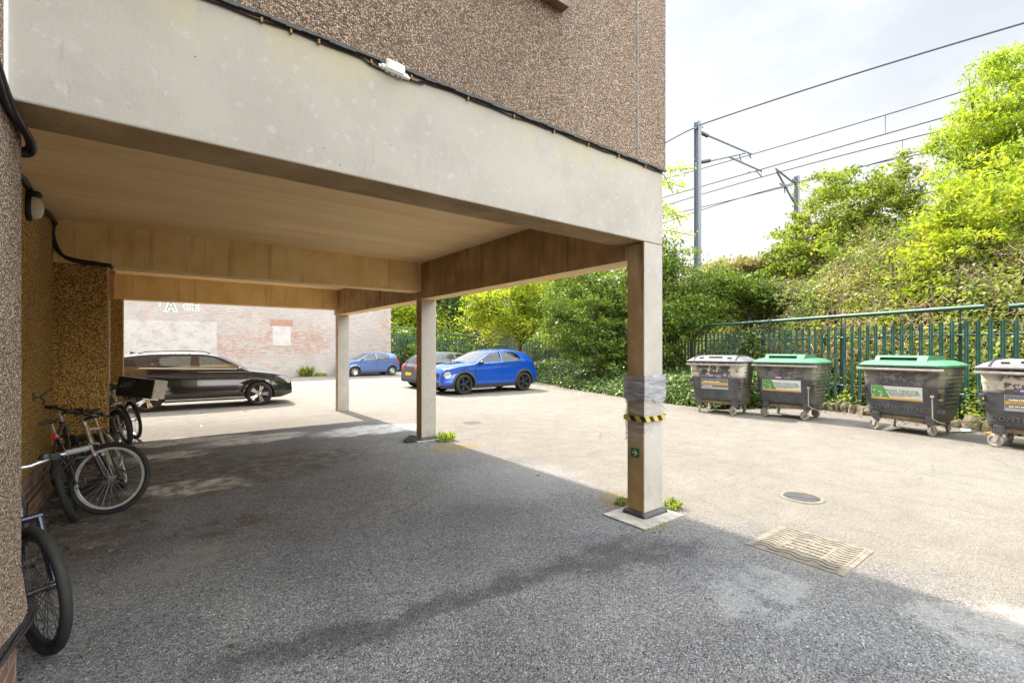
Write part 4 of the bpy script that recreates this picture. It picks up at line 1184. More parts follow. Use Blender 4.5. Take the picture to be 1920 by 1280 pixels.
# ------------------------------------------------------------------ railway masts and wires
TD = Vector((FW[0]*FPX + RT[0]*-790, FW[1]*FPX + RT[1]*-790)).normalized()
def hbeam(mb, x, y, z0, z1, s=.13):
    mb.box((x-s, y-s, z0), (x+s, y-s+.02, z1)).box((x-s, y+s-.02, z0), (x+s, y+s, z1)).box((x-.012, y-s+.02, z0), (x+.012, y+s-.02, z1))
MY = 12.96
m1b = pd(1308, 500, 23.4); m1t = pd(1308, 228, 23.4)
m1 = empty('railway_mast', (m1b.x, m1b.y, 4.0), label='tall grey steel railway mast with a cantilever arm pointing right', cat='railway mast', group='railway masts on the embankment')
o0 = Vector((m1b.x, m1b.y, 4.0))
mb = MB(); hbeam(mb, 0, 0, 0, m1t.z-4.0); mb.build('post', M['mast'], m1)
def P(u, v): return py(u, v, MY)
def insul(mb, a, b):
    a, b = Vector(a), Vector(b); n = 9
    pts, rs = [], []
    for i in range(2*n+1): pts.append(a.lerp(b, i/(2*n))); rs.append(.10 if i % 2 else .065)
    mb.tube(pts, rs, 10)
def arm(root, o0, lines, ins, r=.035):
    q = MB()
    for pts, rr in lines: q.tube([P(*p)-o0 for p in pts], rr*1.3, 6)
    q.build('cantilever', M['mast'], root, smooth=50)
    for a, b in ins:
        q = MB(); insul(q, P(*a)-o0, P(*b)-o0); q.build('insulator', M['insul'], root, smooth=50)
arm(m1, o0, [([(1327,254),(1409,289)],.04), ([(1330,302),(1398,287)],.045), ([(1369,295),(1428,321)],.04), ([(1387,291),(1390,305)],.03), ([(1404,287),(1408,297)],.03), ([(1428,321),(1427,331)],.03), ([(1403,323),(1420,322),(1427,331)],.025), ([(1310,246),(1316,250)],.03), ([(1310,303),(1318,303)],.03)],
    [((1314,249),(1327,255)), ((1315,304),(1331,301))])
q = MB(); q.tube([P(1301,241)-o0, P(1318,238)-o0], .05, 6); q.build('bracket', M['mast'], m1)
m2b = pd(1494, 400, 30.8); m2t = pd(1494, 330, 30.8)
m2 = empty('railway_mast', (m2b.x, m2b.y, 4.5), label='farther grey railway mast with its arm pointing left above the round bush', cat='railway mast', group='railway masts on the embankment')
o2 = Vector((m2b.x, m2b.y, 4.5)); mb = MB(); hbeam(mb, 0, 0, 0, m2t.z-4.5); mb.build('post', M['mast'], m2)
MY = m2b.y
arm(m2, o2, [([(1486,341),(1454,316)],.05), ([(1486,375),(1456,320)],.05), ([(1477,353),(1462,344)],.04), ([(1456,352),(1470,350),(1472,362)],.03), ([(1468,345),(1471,352)],.03)],
    [((1491,343),(1484,337)), ((1490,379),(1484,369))])
MY = 12.96
def wire(label, pts, xp, r, ext=(-30, 60), drops=(), group='overhead railway wires', stretch=None):
    """pts: three photo pixels of the wire; xp: where it passes the plane y = MY"""
    base = Vector((xp, MY))
    def inter(u):
        k = (u-CX)/FPX; d = Vector((FW[0]+RT[0]*k, FW[1]+RT[1]*k))
        # base + TD*s = d*t
        s = -(base.x*d.y - base.y*d.x)/(TD.x*d.y - TD.y*d.x)
        p = base + TD*s
        return s, p.x*FW[0] + p.y*FW[1]
    S, H = [], []
    for u, v in pts:
        s, d = inter(u); S.append(s); H.append(CH + d*(HY-v)/FPX)
    co = np.polyfit(S, H, len(pts)-1)
    ss = np.linspace(min(S)-4 if stretch is None else stretch[0], max(S)+4 if stretch is None else stretch[1], 40)
    o = empty('overhead_wire', (base.x, base.y, float(np.polyval(co, 0))), label=label, cat='wire', group=group)
    o_ = Vector(o.location)
    MB().tube([Vector((base.x+TD.x*s, base.y+TD.y*s, float(np.polyval(co, s)))) - o_ for s in ss], r, 5).build('conductor', M['wire'], o, smooth=60)
    for (u, v0, v1) in drops:
        s, d = inter(u)
        a = Vector((base.x+TD.x*s, base.y+TD.y*s, CH + d*(HY-v0)/FPX)); b = Vector((a.x, a.y, CH + d*(HY-v1)/FPX))
        MB().tube([a-o_, b-o_], .016, 4).build('dropper', M['wire'], o)
    return o
wire('thick dark overhead wire from the tall mast to the top right of the sky', [(1311,235),(1600,140),(1925,42)], m1b.x, .032, stretch=(-16, 0))
wire('short dark overhead wire from the tall mast down to the building corner', [(1306,238),(1275,253),(1243,271)], m1b.x, .030, stretch=(0, 9))
x1 = py(1412, 289, MY).x; x2 = py(1428, 322, MY).x; x3 = py(1457, 318, m2b.y).x; x4 = py(1470, 352, m2b.y).x
wire('upper overhead wire running past the end of the long cantilever arm', [(1245,336),(1412,289),(1785,178)], x1, .026, drops=[(1660,215,250)])
wire('contact wire under the long cantilever arm crossing the whole sky', [(1245,370),(1430,317),(1785,216)], x1+.4, .028)
wire('upper far wire passing the arm of the farther mast', [(1262,381),(1472,320),(1740,251)], x3, .030, drops=[(1692,263,293)])
wire('lower far wire sagging behind the round bush', [(1275,398),(1450,356),(1740,279)], x4, .030)
wire('lowest far wire leading to the farther mast', [(1282,405),(1494,342),(1720,290)], m2b.x, .030)
# ------------------------------------------------------------------ wheeled bins
def rrect(hx, hy, r, z, n=5, cx=0.0):
    pts = []
    for (sx, sy, a0) in ((1,1,0),(-1,1,90),(-1,-1,180),(1,-1,270)):
        for k in range(n):
            a = math.radians(a0 + 90*k/(n-1)); pts.append(Vector((cx + sx*(hx-r) + r*math.cos(a), sy*(hy-r) + r*math.sin(a), z)))
    return pts
TF = lambda x, y, z: basis((x, y, z), (0,1,0), (0,0,1), (1,0,0))     # writing on the front face
def make_bin(label, loc, rz, lid, peel, sticker, emboss=True, castor_turn=(0,0,0,0)):
    o = empty('wheeled_bin', loc, rz, label, 'wheeled bin', 'large wheeled bins by the fence')
    bm_ = M['bin_a'] if peel else M['bin_b']
    lp = []; zs = np.linspace(.31, 1.25, 40)
    for z in zs:
        f = (z-.31)/.94; hx = .405 + .085*f; hy = .555 + .075*f
        rib = 0
        for zr in (.42, .60, .90, 1.06): rib += .007*math.exp(-((z-zr)/.014)**2)
        if z > 1.19: rib += .014
        if z < .35: rib -= .03*(.35-z)/.04
        lp.append(rrect(hx+rib, hy+rib, .09, z))
    MB().loops(lp).build('body', bm_, o, smooth=50)
    # side pockets and vertical ribs on the ends
    for sy in (-1, 1):
        s = MB()
        for zz in np.arange(.52, 1.12, .075):
            f = (zz-.31)/.94; hy = .555+.075*f; s.box((-.30, sy*hy-.010, zz), (.27, sy*hy+.012, zz+.03))
        s.build('side_rib', bm_, o, bevel=.004)
    for sy in (-1, 1):
        s = MB(); s.box((.38, sy*.60-.03, .80), (.50, sy*.60+.03, .86)); s.box((.40, sy*.60-.03, .66), (.49, sy*.60+.03, .70)); s.tube([(.44, sy*.60, .70),(.46, sy*.61, .80)], .014, 6)
        s.build('trunnion', bm_, o, bevel=.006)
    # lid
    L = MB(); lm_ = M['lid_green'] if lid == 'green' else M['lid_grey']
    if lid == 'green':
        prof = ((1.255,.545,.685),(1.275,.553,.692),(1.295,.550,.69),(1.305,.53,.67),(1.345,.475,.615),(1.372,.40,.53),(1.382,.28,.40))
    else:
        prof = ((1.265,.545,.690),(1.285,.553,.695),(1.300,.545,.69),(1.312,.52,.66),(1.36,.45,.60),(1.40,.36,.52),(1.425,.24,.42),(1.43,.10,.30))
    L.loops([rrect(a, b, .10, z, 7) for z, a, b in prof])
    lo = L.build('lid', lm_, o, smooth=55)
    if lid == 'green':
        # raised hood with a slot in its sloping front
        y0, y1 = -.40, .36
        side = [(.47,1.305),(.36,1.455),(.30,1.468),(-.30,1.455),(-.42,1.37),(-.42,1.30)]
        h = MB()
        def sl(y, t): return Vector((.47-.11*t, y, 1.305+.15*t))   # point on the slope
        n = Vector((.15,0,.11)).normalized()
        for yy, fl_ in ((y0-.03, 0), (y1+.03, 1)):
            h.add([(x, yy, z) for x, z in side], [tuple(range(6)) if fl_ else tuple(range(5,-1,-1))])
        pr = [(x, z) for x, z in side]
        for i in (1,2,3,4):
            (xa, za), (xb, zb) = pr[i], pr[i+1]
            h.add([(xa,y0-.03,za),(xa,y1+.03,za),(xb,y1+.03,zb),(xb,y0-.03,zb)], [(0,1,2,3)])
        A = [sl(y0-.03,0), sl(y1+.03,0), sl(y1+.03,1), sl(y0-.03,1)]
        B = [sl(y0+.05,.18), sl(y1-.12,.18), sl(y1-.12,.84), sl(y0+.05,.84)]
        C = [p - n*.06 for p in B]
        h.add(A+B, [(0,1,5,4),(1,2,6,5),(2,3,7,6),(3,0,4,7)])
        h.build('hood', lm_, lo, bevel=.012, seg=3)
        q = MB(); q.add(B+C, [(0,1,5,4),(1,2,6,5),(2,3,7,6),(3,0,4,7),(4,5,6,7)]); q.build('slot', M['lid_green_in'], lo)
    else:
        def lz(x): return float(np.interp(abs(x), [.10,.24,.36,.45,.52], [1.43,1.425,1.40,1.36,1.312]))
        for yy in (-.47, .47):
            pts = [(x, yy + .05*abs(x)**1.0*(1 if yy > 0 else -1), lz(x)+.004) for x in np.linspace(.52, -.45, 14)]
            MB().tube(pts, .016, 6).build('ridge', M['black'], lo, smooth=50)
        for yy in (-.33, .33): MB().box((.42,yy-.05,1.362),(.46,yy+.05,1.385)).build('lid_catch', M['black'], lo, bevel=.008)
        g = MB(); g.box((.40,-.16,1.372),(.44,.16,1.398)); g.box((.36,-.13,1.392),(.40,.13,1.402))
        g.build('grip', M['black'], lo, bevel=.008)
        for yy in (-.05, .05): MB().tube([(.05,yy,1.43),(.05,yy,1.445)], .03, 8).build('boss', lm_, lo, smooth=40)
    # lifting bar, frame, castors
    b = MB(); b.box((.515,-.685,1.185),(.555,.665,1.228)); b.build('lifting_bar', M['castor'], o, bevel=.008)
    f = MB(); f.box((.31,-.50,.245),(.38,.50,.318)).box((-.38,-.50,.245),(-.31,.50,.318)).box((-.31,-.50,.255),(.31,-.43,.312)).box((-.31,.43,.255),(.31,.50,.312))
    f.build('frame', M['rust'], o, bevel=.006)
    for yy in (-.47, .37): MB().box((.30, yy, .235), (.43, yy+.13, .36)).build('foot_plate', bm_, o, bevel=.008)
    for i, (cx_, cy_) in enumerate(((.36,-.42),(.36,.42),(-.36,-.42),(-.36,.42))):
        a = castor_turn[i]; R_ = Matrix.Translation((cx_, cy_, 0)) @ Matrix.Rotation(a, 4, 'Z')
        k = MB(); k.lathe([(0,.225),(.045,.225),(.045,.245),(0,.245)], 12, M=R_)
        for sy in (-1, 1):
            k.add([R_ @ Vector(p) for p in ((-.04,sy*.034,.23),(.04,sy*.034,.23),(-.02,sy*.034,.085),(-.075,sy*.034,.085),(-.04,sy*.040,.23),(.04,sy*.040,.23),(-.02,sy*.040,.085),(-.075,sy*.040,.085))],
                  [(0,1,2,3),(4,7,6,5),(0,4,5,1),(1,5,6,2),(2,6,7,3),(3,7,4,0)])
        k.box((-.05,-.04,.212),(.05,.04,.226), M=R_)
        co = k.build('castor', M['castor'], o, bevel=.0)
        W = R_ @ Matrix.Translation((-.045, 0, .10)) @ Matrix.Rotation(PI/2, 4, 'X')
        MB().lathe([(0,-.016),(.02,-.022),(.055,-.014),(.070,-.024),(.090,-.024),(.100,-.014),(.100,.014),(.090,.024),(.070,.024),(.055,.014),(.02,.022),(0,.016)], 22, M=W).build('wheel', M['castor'], co, smooth=40)
    k = MB().tube([(.50,.50,.34),(.515,.50,.72)], .010, 8).box((.497,.475,.715),(.533,.525,.755)).tube([(.50,.50,.34),(.42,.56,.28),(.25,.60,.24)], .010, 8)
    if lid == 'green': k.build('brake_rod', M['cream'], o, bevel=.003)
    # stickers
    def fx(z): return .405 + .085*(z-.31)/.94 + .0025
    def patch(nm, poly, m, off=.001, parent=o):
        q = MB(); n = len(poly)
        q.add([(fx(z)+off, y, z) for y, z in poly] + [(fx(z)+off-.002, y, z) for y, z in poly], [tuple(range(n))] + [(i, (i+1)%n, n+(i+1)%n, n+i) for i in range(n)])
        return q.build(nm, m, parent)
    if sticker == 'mixed':
        y0, y1, z0, z1 = -.47, .335, .625, .88
        st = patch('label', [(y0,z0),(y1,z0),(y1,z1),(y0,z1)], M['st_white'], .002)
        patch('green_field', [(y0+.005,z0+.035),(y0+.30,z0+.035),(y0+.20,z1-.005),(y0+.005,z1-.005)], M['st_green'], .0032, st)
        patch('yellow_strip', [(y0+.005,z0+.004),(y1-.005,z0+.004),(y1-.005,z0+.035),(y0+.005,z0+.035)], M['st_yellow'], .0032, st)
        text_mesh('lettering', 'Mixed Recycling', .080, M['t_green'], TF(fx(.79)+.0035, y0+.225, .785), st, .001, bold=.0015)
        q = MB(); r = np.random.default_rng(9)
        for j in range(5):
            y = y0+.27+.012*j; zz = .762-j*.018; ye = y1-.03-(j > 2)*.12*(j-2)
            while y < ye:
                l = r.uniform(.015,.05); q.box((fx(zz)+.002, y, zz), (fx(zz)+.0042, min(y+l, ye), zz+.008)); y += l+.008
        q.build('small_print', M['st_grey'], st)
        q = MB()
        for j in range(7):
            a, b = r.uniform(.02,.2), r.uniform(.05,.2); q.tube([(fx(z0+b)+.003, y0+a, z0+b),(fx(z0+b)+.0042, y0+a, z0+b)], r.uniform(.012,.024), 8)
        q.build('pictogram', M['st_pale'], st)
    else:
        y0, y1, z0, z1 = -.34, .30, .60, .86
        st = patch('label', [(y0,z0),(y1,z0),(y1,z1),(y0,z1)], M['st_pale'], .002)
        patch('grey_field', [(y0+.008,z0+.165),(y1-.008,z0+.165),(y1-.008,z1-.008),(y0+.008,z1-.008)], M['st_grey'], .0032, st)
        patch('yellow_strip', [(y0+.008,z0+.115),(y1-.008,z0+.115),(y1-.008,z0+.165),(y0+.008,z0+.165)], M['st_yellow'], .0032, st)
        patch('lower_field', [(y0+.008,z0+.055),(y1-.008,z0+.055),(y1-.008,z0+.115),(y0+.008,z0+.115)], M['st_grey'], .0032, st)
        text_mesh('lettering', 'Landfill Bin', .090, M['white_pl'], TF(fx(.78)+.0036, y0+.05, .778), st, .001, bold=.004)
        text_mesh('lettering', 'This bin is for', .040, M['st_grey'], TF(fx(.73)+.0036, y0+.05, .727), st, .001, bold=.001)
        text_mesh('lettering', 'Do not leave', .040, M['white_pl'], TF(fx(.675)+.0036, y0+.05, .672), st, .001, bold=.002)
    if sticker != 'mixed' or not emboss:
        def pill(y0, y1, z0, z1, m, off):
            r_ = (z1-z0)/2; poly = []
            for (cy, a0) in ((y1-r_, -90), (y0+r_, 90)):
                for k in range(7):
                    a = math.radians(a0+k*30); poly.append((cy+r_*math.cos(a), (z0+z1)/2+r_*math.sin(a)))
            return patch('purple_badge', poly, m, off)
        y0 = -.20 if sticker != 'mixed' else -.22
        pb = pill(y0, y0+.20, .905, .965, M['st_purple'], .004)
        q = MB(); r = np.random.default_rng(3); y = y0+.04
        while y < y0+.16:
            l = r.uniform(.012,.03); q.box((fx(.935)+.003, y, .925), (fx(.935)+.006, y+l, .945)); y += l+.006
        q.build('badge_print', M['white_pl'], pb)
        q = MB()
        for j in range(2):
            y = y0+.225
            while y < y0+.34: l = r.uniform(.01,.03); q.box((fx(.93)+.003, y, .918+j*.02), (fx(.93)+.005, y+l, .926+j*.02)); y += l+.008
        q.build('small_print', M['st_pale'], pb)
    if emboss:
        text_mesh('embossed_lettering', 'CONTINENTAL 1280', .105, M['emboss'], TF(fx(.455)-.002, -.50, .435), o, .016, space=1.22)
    return o
D = math.radians
def bin_at(mx, my, rz): return (mx - .36*math.cos(D(rz)), my - .36*math.sin(D(rz)), 0)
make_bin('black wheeled bin with faded grey lid and peeling front, nearest the ivy bank', bin_at(10.93, 6.05, 189), D(189), 'grey', True, 'landfill', False, (.3, 1.2, .6, .9))
make_bin('green-lidded grey wheeled bin with small purple badge, second from the ivy bank', bin_at(11.43, 4.67, 183), D(183), 'green', False, 'mixed', False, (1.3, 1.25, .2, 1.2))
make_bin('green-lidded grey wheeled bin with large embossed lettering under its recycling label', bin_at(11.23, 2.53, 171), D(171), 'green', False, 'mixed', True, (1.2, -.2, .4, .2))
make_bin('grey-lidded black wheeled bin with peeling whitish paint, cut by the right photo edge', bin_at(10.82, .80, 175), D(175), 'grey', True, 'landfill', True, (1.3, 1.2, .5, 1.0))

# litter by the kerb
lt = MB(); lt.add([(0,0,.02),(.17,.02,.05),(.19,.13,.03),(.08,.15,.06),(-.02,.11,.02)], [(0,1,3),(1,2,3),(0,3,4)])
o = lt.build('paper_scrap', M['paper']); o.location = (12.25, 1.75, 0); tag(o, 'crumpled pale blue-grey paper lying between the two right-hand bins', 'litter'); o.modifiers.new('Solid', 'SOLIDIFY').thickness = .004
lt = MB(); lt.add([(0,0,.02),(.12,.03,.06),(.16,.12,.02),(.03,.12,.05)], [(0,1,3),(1,2,3)])
o = lt.build('plastic_wrapper', M['orange']); o.location = (12.2, 1.45, 0); tag(o, 'small orange plastic wrapper lying by the stone kerb', 'litter'); o.modifiers.new('Solid', 'SOLIDIFY').thickness = .004
lt = MB().tube([(0,0,.02),(.3,-.2,.03),(.7,-.35,.02),(1.0,-.6,.03)], .012, 5)
o = lt.build('stick', M['bark'], smooth=60); o.location = (11.9, 1.95, 0); tag(o, 'thin bare stick lying on the ground beside the right-hand bins', 'stick')

def debris():
    r = np.random.default_rng(71); P = []
    n = 1100; s = r.uniform(-4.5, 8, n); t = -.35 - np.abs(r.normal(0, .35, n)); P.append(np.stack([FA.x+FD.x*s+nA.x*t, FA.y+FD.y*s+nA.y*t, np.full(n, .008)], 1))
    n = 700; y = r.uniform(3.2, 12, n); P.append(np.stack([RX+.03+np.abs(r.normal(0, .28, n)), y, np.full(n, .008)], 1))
    n = 900; y = r.uniform(6.3, 20, n); P.append(np.stack([np.interp(y, *IVF)-.02-np.abs(r.normal(0, .45, n)), y, np.full(n, .008)], 1))
    n = 160; P.append(np.stack([r.uniform(-.5, 12, n), r.uniform(1, 24, n), np.full(n, .006)], 1))
    n = 250; P.append(np.stack([r.uniform(-2, 11, n), YW-np.abs(r.normal(0,.3,n)), np.full(n, .01)], 1))
    P = np.vstack(P)
    o = leaf_mesh('leaf_litter', P, .045, [M['litter']], None, None, 72, 3.0, .55, .0)
    tag(o, 'scattered dry leaf litter and grit on the tarmac edges', 'leaf litter', kind='stuff')
M['litter'] = mat_leaf('dry_litter', [(0,(.05,.032,.018)),(.5,(.15,.10,.055)),(.85,(.26,.20,.12)),(1,(.42,.38,.30))], .1)
debris()

# ------------------------------------------------------------------ cars
def pchip(pts):
    P = sorted(pts); xs = np.array([p[0] for p in P]); ys = np.array([p[1] for p in P])
    h = np.diff(xs); dl = np.diff(ys)/h; m = np.zeros(len(xs)); m[0], m[-1] = dl[0], dl[-1]
    for i in range(1, len(xs)-1):
        if dl[i-1]*dl[i] > 0:
            w1, w2 = 2*h[i]+h[i-1], h[i]+2*h[i-1]; m[i] = (w1+w2)/(w1/dl[i-1]+w2/dl[i])
    def f(x):
        x = min(max(x, xs[0]), xs[-1]); i = min(max(int(np.searchsorted(xs, x))-1, 0), len(h)-1)
        t = (x-xs[i])/h[i]
        return float((2*t**3-3*t*t+1)*ys[i] + (t**3-2*t*t+t)*h[i]*m[i] + (-2*t**3+3*t*t)*ys[i+1] + (t**3-t*t)*h[i]*m[i+1])
    return f

def make_car(label, loc, rz, scale, s):
    o = empty('parked_car', loc, rz, label, 'car', 'parked cars')
    o.scale = (scale,)*3
    T = pchip(s['top']); ZB = pchip(s['belt']); W2 = s['W']/2; xf, xr_ = s['top'][0][0], s['top'][-1][0]
    wb, rw = s['wb'], s['rw']; roof = max(p[1] for p in s['top'])
    def z0(x):
        return .21 + .10*max(0, (x-(xf-.45))/.45)**2 + .14*max(0, ((xr_+.5)-x)/.5)**2
    def plan(x):
        q = 1.0
        a = max(0, (x-(xf-.95))/.95); q -= .24*a**2.6
        b = max(0, ((xr_+.8)-x)/.8); q -= .17*b**2.6
        return q
    def hw(x, z):
        zb = ZB(x); f = 1.0
        if z > zb: f -= s.get('lean', .26)*min((z-zb)/(roof-zb+1e-6), 1.0)**1.15 * 1.0
        else:
            k = (zb - z)/(zb-.2)
            f -= .022*math.sin(min(k*2.2, 1)*PI)*.6 + .075*max(0, (k-.55)/.45)**2
            f -= s.get('crease', .016)*(1/(1+math.exp(-(zb-.155-z)/.012)))*(1-k)  # shoulder line
            f += .014*math.exp(-((z-.40)/.07)**2)
        # flared arches
        for xa in (wb/2, -wb/2):
            d = math.hypot(x-xa, z-rw); f += .018*math.exp(-((d-rw*1.12)/.09)**2)
        return W2*plan(x)*f
    def crown(x):
        return .095 if T(x) > ZB(x)+.2 else .085
    xs = np.unique(np.concatenate([np.linspace(xr_, xf, 84), xr_ + np.array([.004,.012,.025,.045]), xf - np.array([.004,.012,.025,.045]), np.array([p[0] for p in s['top']])]))
    NS, NTp = 34, 9; loops = []
    for x in xs:
        t = T(x); zb_ = z0(x); te = max(t-crown(x), zb_+.05)
        half = [(0.0, zb_), (.82*hw(x, zb_+.03), zb_)]
        for i in range(NS):
            z = zb_+.03 + (te-zb_-.03)*i/(NS-1); half.append((hw(x, z), z))
        y1 = hw(x, te)
        for i in range(1, NTp+1):
            a = PI/2*i/NTp; half.append((y1*math.cos(a), te + (t-te)*math.sin(a)))
        lp = [Vector((x, y, z)) for y, z in half] + [Vector((x, -y, z)) for y, z in half[-2:0:-1]]
        loops.append(lp)
    body = MB().loops(loops)
    bo = body.build('body', [s['paint'], M['clad']], o)
    cut = MB()
    for xa in (wb/2, -wb/2):
        for sy in (-1, 1):
            n = 40; rr = rw+.045
            cut.loops([[Vector((xa+rr*math.cos(2*PI*k/n), sy*yy, rw+.01+rr*math.sin(2*PI*k/n))) for k in range(n)] for yy in (W2+.25, W2-.27)])
    for poly in s['win']:
        mx = sum(p_[0] for p_ in poly)/len(poly); mz_ = sum(p_[1] for p_ in poly)/len(poly)
        cut.loops([[Vector((mx+(p_[0]-mx)*.96, yy, mz_+(p_[1]-mz_)*.93)) for p_ in poly] for yy in (-1.3, 1.3)])
    co = cut.build('cutter', M['clad'])
    co.parent = o
    mod = bo.modifiers.new('B', 'BOOLEAN'); mod.object = co; mod.operation = 'DIFFERENCE'; mod.solver = 'EXACT'
    bpy.context.view_layer.update()
    dg = bpy.context.evaluated_depsgraph_get()
    me = bpy.data.meshes.new_from_object(bo.evaluated_get(dg)); bo.modifiers.clear()
    bo.data = me; me.name = 'body'
    me.materials.clear(); me.materials.append(s['paint']); me.materials.append(M['clad'])
    for p in me.polygons:
        c = p.center; p.use_smooth = True; mi = 0
        for xa in (wb/2, -wb/2):
            d = math.hypot(c.x-xa, c.z-rw-.01)
            if d < rw+.046 and abs(c.y) > W2-.28 and (abs(d-rw-.045) < .004 or abs(abs(c.y)-(W2-.27)) < .004): mi = 1
        if c.z < .24 and abs(p.normal.z) > .7: mi = 1
        if c.z > ZB(c.x)-.02 and c.z < T(c.x)-.07 and abs(c.y) < hw(c.x, c.z)-.012: mi = 1
        p.material_index = mi
    me.set_sharp_from_angle(angle=D(28))
    bpy.data.objects.remove(co)

    def zr_at(poly, x):
        lo, hi = 9, -9
        n = len(poly)
        for i in range(n):
            (xa, za), (xb, zb) = poly[i], poly[(i+1) % n]
            if min(xa, xb)-1e-9 <= x <= max(xa, xb)+1e-9:
                if abs(xb-xa) < 1e-9: c = (za, zb)
                else: c = (za + (zb-za)*(x-xa)/(xb-xa),)
                lo = min(lo, *c); hi = max(hi, *c)
        return lo, hi
    def side(name, poly, mat, off=.005, parent=bo, both=True, rows=6, cols=14, thick=.008):
        X0, X1 = min(p[0] for p in poly), max(p[0] for p in poly)
        cx = np.unique(np.concatenate([np.linspace(X0+1e-4, X1-1e-4, cols), np.clip([p[0] for p in poly], X0+1e-4, X1-1e-4)]))
        res = []
        for sy in ((-1, 1) if both else (both,)):
            m = MB()
            g = []
            for x in cx:
                a, b = zr_at(poly, x); g.append([(x, a+(b-a)*j/rows) for j in range(rows+1)])
            n = len(cx)
            for dd in (off, off-thick):
                for col in g:
                    for (x, z) in col: m.v.append((x, sy*(hw(x, z)+dd), z))
            R1 = rows+1; N = n*R1
            for i in range(n-1):
                for j in range(rows):
                    q = i*R1+j; m.f.append((q, q+R1, q+R1+1, q+1)); m.m.append(0)
            bd_ = [i*R1 for i in range(n)] + [(n-1)*R1+j for j in range(1, R1)] + [i*R1+rows for i in range(n-2, -1, -1)] + [j for j in range(rows-1, 0, -1)]
            for i in range(len(bd_)):
                a, b = bd_[i], bd_[(i+1) % len(bd_)]; m.f.append((a, b, b+N, a+N)); m.m.append(0)
            res.append(m.build(name, mat, parent, smooth=40))
        return res
    def top(name, x0, x1, fy0, fy1, mat, off=.006, inset=lambda t: 0):
        m = MB(); nx_, ny_ = 12, 14; nrm = []
        for i in range(nx_+1):
            x = x0 + (x1-x0)*i/nx_; e = .01
            dz = (T(x+e)-T(x-e))/(2*e); nv = Vector((-dz, 0, 1)).normalized()
            fy = fy0 + (fy1-fy0)*i/nx_
            t = T(x); te = t-crown(x); y1 = hw(x, te)
            for j in range(ny_+1):
                y = y1*fy*(2*j/ny_-1); z = te + (t-te)*math.sqrt(max(1-(y/y1)**2, 0))
                m.v.append(tuple(Vector((x, y, z)) + nv*off))
        for i in range(nx_):
            for j in range(ny_):
                q = i*(ny_+1)+j; m.f.append((q, q+1, q+ny_+2, q+ny_+1)); m.m.append(0)
        return m.build(name, mat, bo, smooth=60)
    top('windscreen', s['ws'][0], s['ws'][1], .90, .86, M['screen'])
    top('rear_window', s['rwn'][0], s['rwn'][1], .80, .72, M['glass_tint'])
    for i, poly in enumerate(s['win']): side('window', poly, s.get('fglass', M['see']) if i == 0 else s.get('rearglass', M['see']))
    if s.get('quarter'): side('quarter_window', s['quarter'], M['glass_tint'])
    if s.get('sill'): side('sill_trim', s['sill'], M['chrome'], .016, rows=2, cols=20)
    for poly in s.get('chrome', ()): side('trim_strip', poly, M['chrome'], .008, rows=2)
    for poly in s['head']: side('headlight', poly, M['lamp_clear'], .006)
    for poly in s['tail']: side('tail_light', poly, M['lamp_red'], .006)
    for poly in s.get('clad', ()): side('cladding', poly, M['clad'], .010, rows=3, cols=24)
    # shut lines between panels
    for (xa, za, xb, zb) in s['seams']:
        if abs(xb-xa) < abs(zb-za): poly = [(xa-.004, za), (xa+.004, za), (xb+.004, zb), (xb-.004, zb)]
        else: poly = [(xa, za-.004), (xb, zb-.004), (xb, zb+.004), (xa, za+.004)]
        side('panel_gap', poly, M['dark'], .0025, rows=10, cols=4, thick=.004)
    for (x, z) in s['handles']:
        for sy in (-1, 1):
            q = MB(); y = hw(x, z); q.tube([(x+.09, sy*(y+.003), z), (x+.05, sy*(y+.028), z+.006), (x-.05, sy*(y+.028), z+.006), (x-.09, sy*(y+.003), z)], .013, 6)
            q.build('door_handle', s['hmat'], bo, smooth=60)
    for sx_ in s['seats']:
        for sy in (-.38, .38):
            zt = ZB(sx_)
            MB().box((sx_-.06, sy-.17, zt-.05), (sx_+.06, sy+.17, zt+.16)).build('seat', M['clad'], o, bevel=.03)
            MB().box((sx_-.07, sy-.10, zt+.18), (sx_+.03, sy+.10, zt+.31)).build('headrest', M['clad'], o, bevel=.03)
    mx_, mz = s['mirror']
    for sy in (-1, 1):
        y = hw(mx_, mz)*1.0; q = MB(); lp = []
        for t, w, h in ((0,.03,.03),(.04,.05,.045),(.10,.075,.065),(.17,.07,.06),(.215,.04,.035)):
            lp.append([Vector((mx_+.03+w*math.cos(a)*(.9 if math.cos(a) > 0 else .6), sy*(y-.01+t), mz+.06+h*math.sin(a))) for a in np.linspace(0, 2*PI, 12, endpoint=False)])
        q.loops(lp); q.build('door_mirror', s['mmat'], bo, smooth=60)
    if s.get('arch'):
        for xa in (wb/2, -wb/2):
            for sy in (-1, 1):
                q = MB(); r0, r1 = rw+.043, rw+.115; n = 26; a0, a1 = D(-18), D(198); row = []
                for i in range(n+1):
                    a = a0+(a1-a0)*i/n
                    for r_ in (r0, r1):
                        x, z = xa+r_*math.cos(a), max(rw+.01+r_*math.sin(a), .2)
                        q.v.append((x, sy*(hw(x, z)+.014), z))
                    for r_ in (r0, r1):
                        x, z = xa+r_*math.cos(a), max(rw+.01+r_*math.sin(a), .2)
                        q.v.append((x, sy*(hw(x, z)-.01), z))
                for i in range(n):
                    b = i*4; q.f += [(b, b+1, b+5, b+4), (b+1, b+3, b+7, b+5), (b, b+4, b+6, b+2)]; q.m += [0,0,0]
                q.build('arch_trim', M['clad'], bo, smooth=50)
